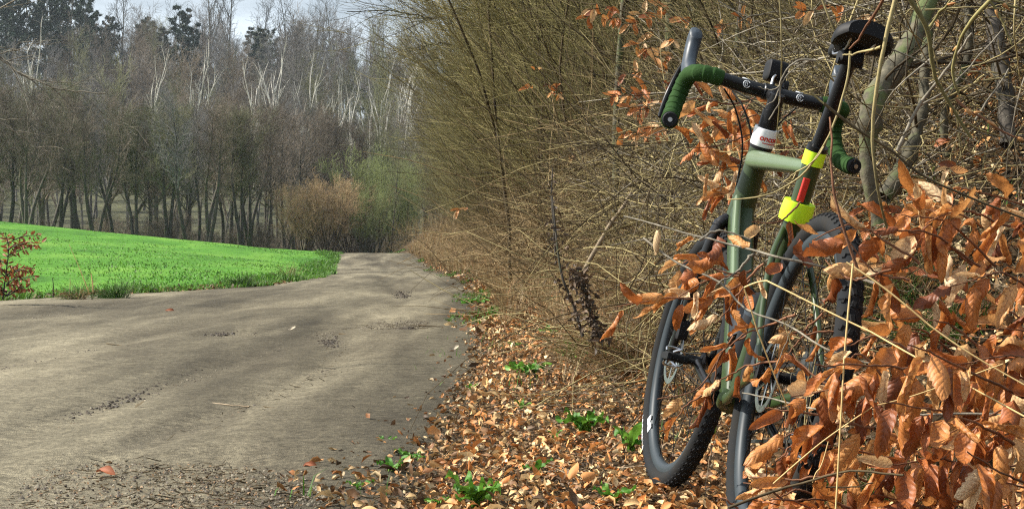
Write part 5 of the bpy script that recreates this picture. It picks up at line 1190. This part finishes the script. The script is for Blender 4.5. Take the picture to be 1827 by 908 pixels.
for lab, px, py, n, sz_, up_ in (('broad leaved green plant at the bottom edge, centre of the litter', 850, 912, 15, .11, 2.0), ('upright toothed green plant in the middle of the litter', 1042, 775, 11, .115, 1.5), ('small light green plant right beside the front tyre', 1125, 810, 6, .12, 2.0), ('small green sprout at the bottom edge below the front wheel', 1095, 905, 6, .07, 1.6),
                            ('loose green rosette left of the middle of the litter', 945, 668, 12, .13, .6), ('green rosette upper right in the litter', 1025, 668, 11, .13, 1.0), ('wide patch of green leaves behind the dark stalk', 1115, 595, 22, .16, .55), ('small sprout between the litter and the road', 918, 622, 5, .07, 1.1),
                            ('grassy green sprout near the road edge at the bottom', 700, 850, 7, .07, 1.4), ('thin sprout at the road edge', 735, 825, 6, .06, 1.2), ('dark green herbs at the back of the litter', 905, 560, 14, .18, .7), ('green herbs by the far road edge', 845, 545, 14, .2, .6), ('low green leaves at the very bottom, left of the broad plant', 785, 905, 5, .06, .8)):
    rosette(lab, px, py, n, sz_, up_)

for lab, px, py, n, sz_ in (('tiny green sprout in the litter below the loose rosette', 930, 735, 5, .05), ('small pair of green leaves near the bottom of the litter', 960, 850, 4, .06), ('tiny sprout at the litter edge above the grassy one', 690, 800, 5, .05), ('small green seedling between road and litter, mid height', 840, 700, 4, .05), ('green seedling left of the upright toothed plant', 990, 790, 4, .05), ('small green tuft at the top of the litter below the stalks', 985, 600, 6, .08), ('tiny sprout near the bottom edge on the road side', 640, 880, 4, .05)):
    rosette(lab, px, py, n, sz_, 1.6)
# things lying on the road
def on_road(px, py):
    D = CH * FOC / (py - HZ)
    for _ in range(5):
        x = (px - 913.5) / FOC * D; D = (CH - float(road_z(x, D)) - .01) * FOC / (py - HZ)
    return np.array([(px - 913.5) / FOC * D, D, float(road_z((px - 913.5) / FOC * D, D)) + .012])
brown = [mesh('dry_leaf', [(s_[0], s_[1], 0, np.tile(np.array(c), (len(s_[0]), 1)), s_[2])], [M['litter']]) for s_, c in ((leaf_shape(9, 5, .6, 1.8, .8, .004, .2, .6, 1), (.34, .11, .045)), (leaf_shape(9, 5, .55, 1.2, -.6, .004, .2, .3, 2), (.55, .48, .36)))]
for lab, px, py, k, s_ in (('curled orange leaf standing on the road near the bottom', 541, 832, 0, .045), ('flat reddish leaf on the road in the lower left', 172, 843, 0, .065), ('pale flattened leaf in the middle of the road', 240, 728, 1, .055), ('small rusty leaf near the left verge', 293, 557, 0, .12), ('pale leaf at the right of the road', 800, 628, 1, .08), ('tan leaf by the right road edge', 790, 668, 1, .07), ('small pale leaf far up the road', 512, 592, 1, .08)):
    p = on_road(px, py); o = link('dry_leaf', brown[k]); o.location = tuple(p); o.scale = (s_,) * 3; o.rotation_euler = (rf.uniform(-.5, .5) + (1.0 if '541' in str(px) else 0), -.3, rf.uniform(-.6, .6)); tag(o, lab, 'fallen leaf')
for lab, a, b_, r in (('forked grey twig on the road below the middle', (360, 722), (445, 728), .004), ('dark twig at the right of the road', (615, 720), (665, 730), .004), ('long dark twig far right on the road', (748, 582), (790, 584), .008), ('thin twig on the road under the middle', (470, 728), (505, 732), .0025), ('straight thin twig on the left of the road', (168, 676), (215, 673), .0035), ('short twig pair right of the ruts', (478, 664), (510, 670), .0035), ('pale thin twig in the lower middle', (430, 773), (480, 777), .0025), ('thin twig on the far road', (190, 614), (232, 621), .004), ('dark twig near the litter edge', (605, 597), (715, 604), .006), ('small twig below the middle right', (455, 792), (490, 792), .0025)):
    p, q = on_road(*a), on_road(*b_); P = np.linspace(p, q, 9); P[:, 1] += np.cumsum(rg.normal(0, .012, 9)) * np.linalg.norm(q - p); P[:, 2] += .004 + rg.random(9) * .003
    o = link('fallen_twig', mesh('fallen_twig', [(*tubes(P - p, np.linspace(r, r * .5, 9) * (1 + .15 * rg.normal(0, 1, 9)), 6), 0)], [M['stick' if 'pale' in lab or 'grey' in lab else 'twig_brown']])); o.location = tuple(p); tag(o, lab, 'twig')

# ------------------------------------------------------------------ left edge: leafy sapling, dry stems, overhanging branches
keep_bl = bl; bl = [mesh('red_leaf', [(q_[0], q_[1], 0, None, q_[2])], [M['redleaf']]) for q_ in small_bl]
tr4 = [[(5, 535, 18), (12, 480, 18), (16, 440, 18), (10, 415, 18)]]
for k in range(17):
    h = rf.uniform(420, 515); dx = rf.uniform(18, 62) * (1 if k % 3 else -1); tr4.append([(12, h + 14, 18), (12 + dx * .5, h + 2, 18 + rf.uniform(-.2, .2)), (12 + dx, h - rf.uniform(-4, 8), 18 + rf.uniform(-.3, .3))])
leafy_sapling('small bush with dark red brown leaves at the left edge of the meadow', 'sapling', tr4, .027, (.05, .095), .35, (.009, .004), 'bark_dark', name='young_beech')
bl = keep_bl
for lab, a, b_, r, m_ in (('tall pale dry stem leaning left on the meadow verge', (160, 525), (122, 435), .006, 'straw'), ('dark thin stem upright on the meadow verge', (95, 530), (92, 495), .009, 'bark_dark'), ('short dry stem beside the tall leaning one', (166, 522), (162, 488), .012, 'straw')):
    twig_thing(lab, [[(*a, 20), ((a[0] + b_[0]) / 2 + 1, (a[1] + b_[1]) / 2, 20), (*b_, 20)]], r, r * .4, m_, 'dead_plant', 'dry stem')
tussock('dark green grass tuft at the left road edge', 205, 520, 20.5, 220, .36, 11, 1., w=.004)
tussock('long grass tuft beside the road further along the left verge', 430, 497, 26.5, 300, .35, 12, 1., w=.004)
tussock('pale dry tuft on the left verge near the bend', 512, 470, 33, 130, .5, 13, .5, w=.004)
tussock('low tan tuft near the leaning dry stem', 140, 522, 20, 110, .38, 14, .6, w=.004)
def overhang(lab, pts, r0, n1, n2, l1, l2, seed, m_='twig_brown', bias=(1, 0, -.1)):
    rgx = np.random.default_rng(seed); P = trace(pts, 30); P = P + np.cumsum(rgx.normal(0, .004 * pts[0][2] / 6, P.shape), 0); o_ = P[0].copy(); P = (P - o_)[None]; R = np.linspace(r0, r0 * .25, 30)[None]
    p, d, r, t = sprout(P, R, n1, .1, .97, 30, rgx, bias, .3); B = grow(p, d, rgx.uniform(.5, 1, len(t)) * l1, 10, (0, 0, -.01), .12, rgx); RB = taper(np.minimum(r * .6, r0 * .4), 10, .25)
    p2, d2, r2, t2 = sprout(B, RB, n2, .15, 1, 38, rgx); B2 = grow(p2, d2, rgx.uniform(.4, 1, len(t2)) * l2, 5, (0, 0, 0), .15, rgx)
    e = empty('overhanging_branch', tuple(o_), lab, 'branch')
    link('limb', mesh('limb', [(*tubes(P, R, 8), 0)], [M[m_]]), e); tw_ = link('twigs', mesh('twigs', [(*tubes(B, RB, 4), 0), (*tubes(B2, np.full(B2.shape[:2], r0 * .10), 3), 0)], [M[m_]]), e); tag(tw_, kind='stuff')
overhang('bare branch reaching in from the left edge across the wood', [(-60, 60, 9), (0, 100, 9), (40, 135, 9), (100, 155, 9), (190, 160, 9)], .009, 12, 7, .45, .2, 1, 'twig_grey')
overhang('thin bare branch curving down at the left edge', [(-60, 170, 9), (0, 215, 9), (45, 250, 9), (80, 280, 9), (125, 298, 9)], .006, 6, 4, .25, .12, 2, 'twig_grey')
overhang('light bare branches in the top left corner', [(-60, 10, 9), (0, 15, 9), (30, 5, 9), (60, -20, 9)], .006, 6, 5, .3, .15, 3, 'twig_grey')
overhang('slender bare branch above the left edge branch', [(-60, 110, 9.5), (-10, 95, 9.5), (30, 80, 9.5), (65, 60, 9.5)], .005, 7, 4, .3, .15, 4, 'twig_grey')
overhang('dark bare branches reaching into the sky from the thicket top', [(900, -50, 22), (840, 10, 22), (790, 20, 22), (740, 12, 22), (640, 2, 22)], .022, 14, 8, 1.3, .5, 5, 'bark_dark', (-1, 0, .1))
overhang('kinked dark branch pointing left below the sky gap', [(860, 110, 24), (800, 75, 24), (765, 85, 24), (740, 100, 24), (715, 95, 24)], .020, 10, 8, .9, .4, 6, 'bark_dark', (-1, 0, .1))
overhang('long bare bough arching left over the road from the thicket', [(1000, 60, 16), (930, 25, 16), (850, 5, 16), (780, -10, 16)], .014, 14, 8, .9, .4, 7, 'twig_olive', (-1, 0, .2))

# ------------------------------------------------------------------ thin air haze round the whole place
bm_v = np.array([(x, y, z) for x in (-140, 90) for y in (-30, 330) for z in (-4.5, 52)], float)
hz = link('haze', mesh('haze', [(bm_v, np.array([(0, 1, 3, 2), (4, 6, 7, 5), (0, 4, 5, 1), (2, 3, 7, 6), (0, 2, 6, 4), (1, 5, 7, 3)]), 0)], [], False)); tag(hz, kind='stuff')
m = bpy.data.materials.new('haze'); m.use_nodes = True; nt = m.node_tree; nt.nodes.remove(nt.nodes['Principled BSDF'])
pv = nt.nodes.new('ShaderNodeVolumePrincipled'); pv.inputs['Color'].default_value = (.80, .90, 1, 1); pv.inputs['Density'].default_value = 0.00022; pv.inputs['Anisotropy'].default_value = .2
nt.links.new(pv.outputs[0], nt.nodes['Material Output'].inputs['Volume']); hz.data.materials.append(m)
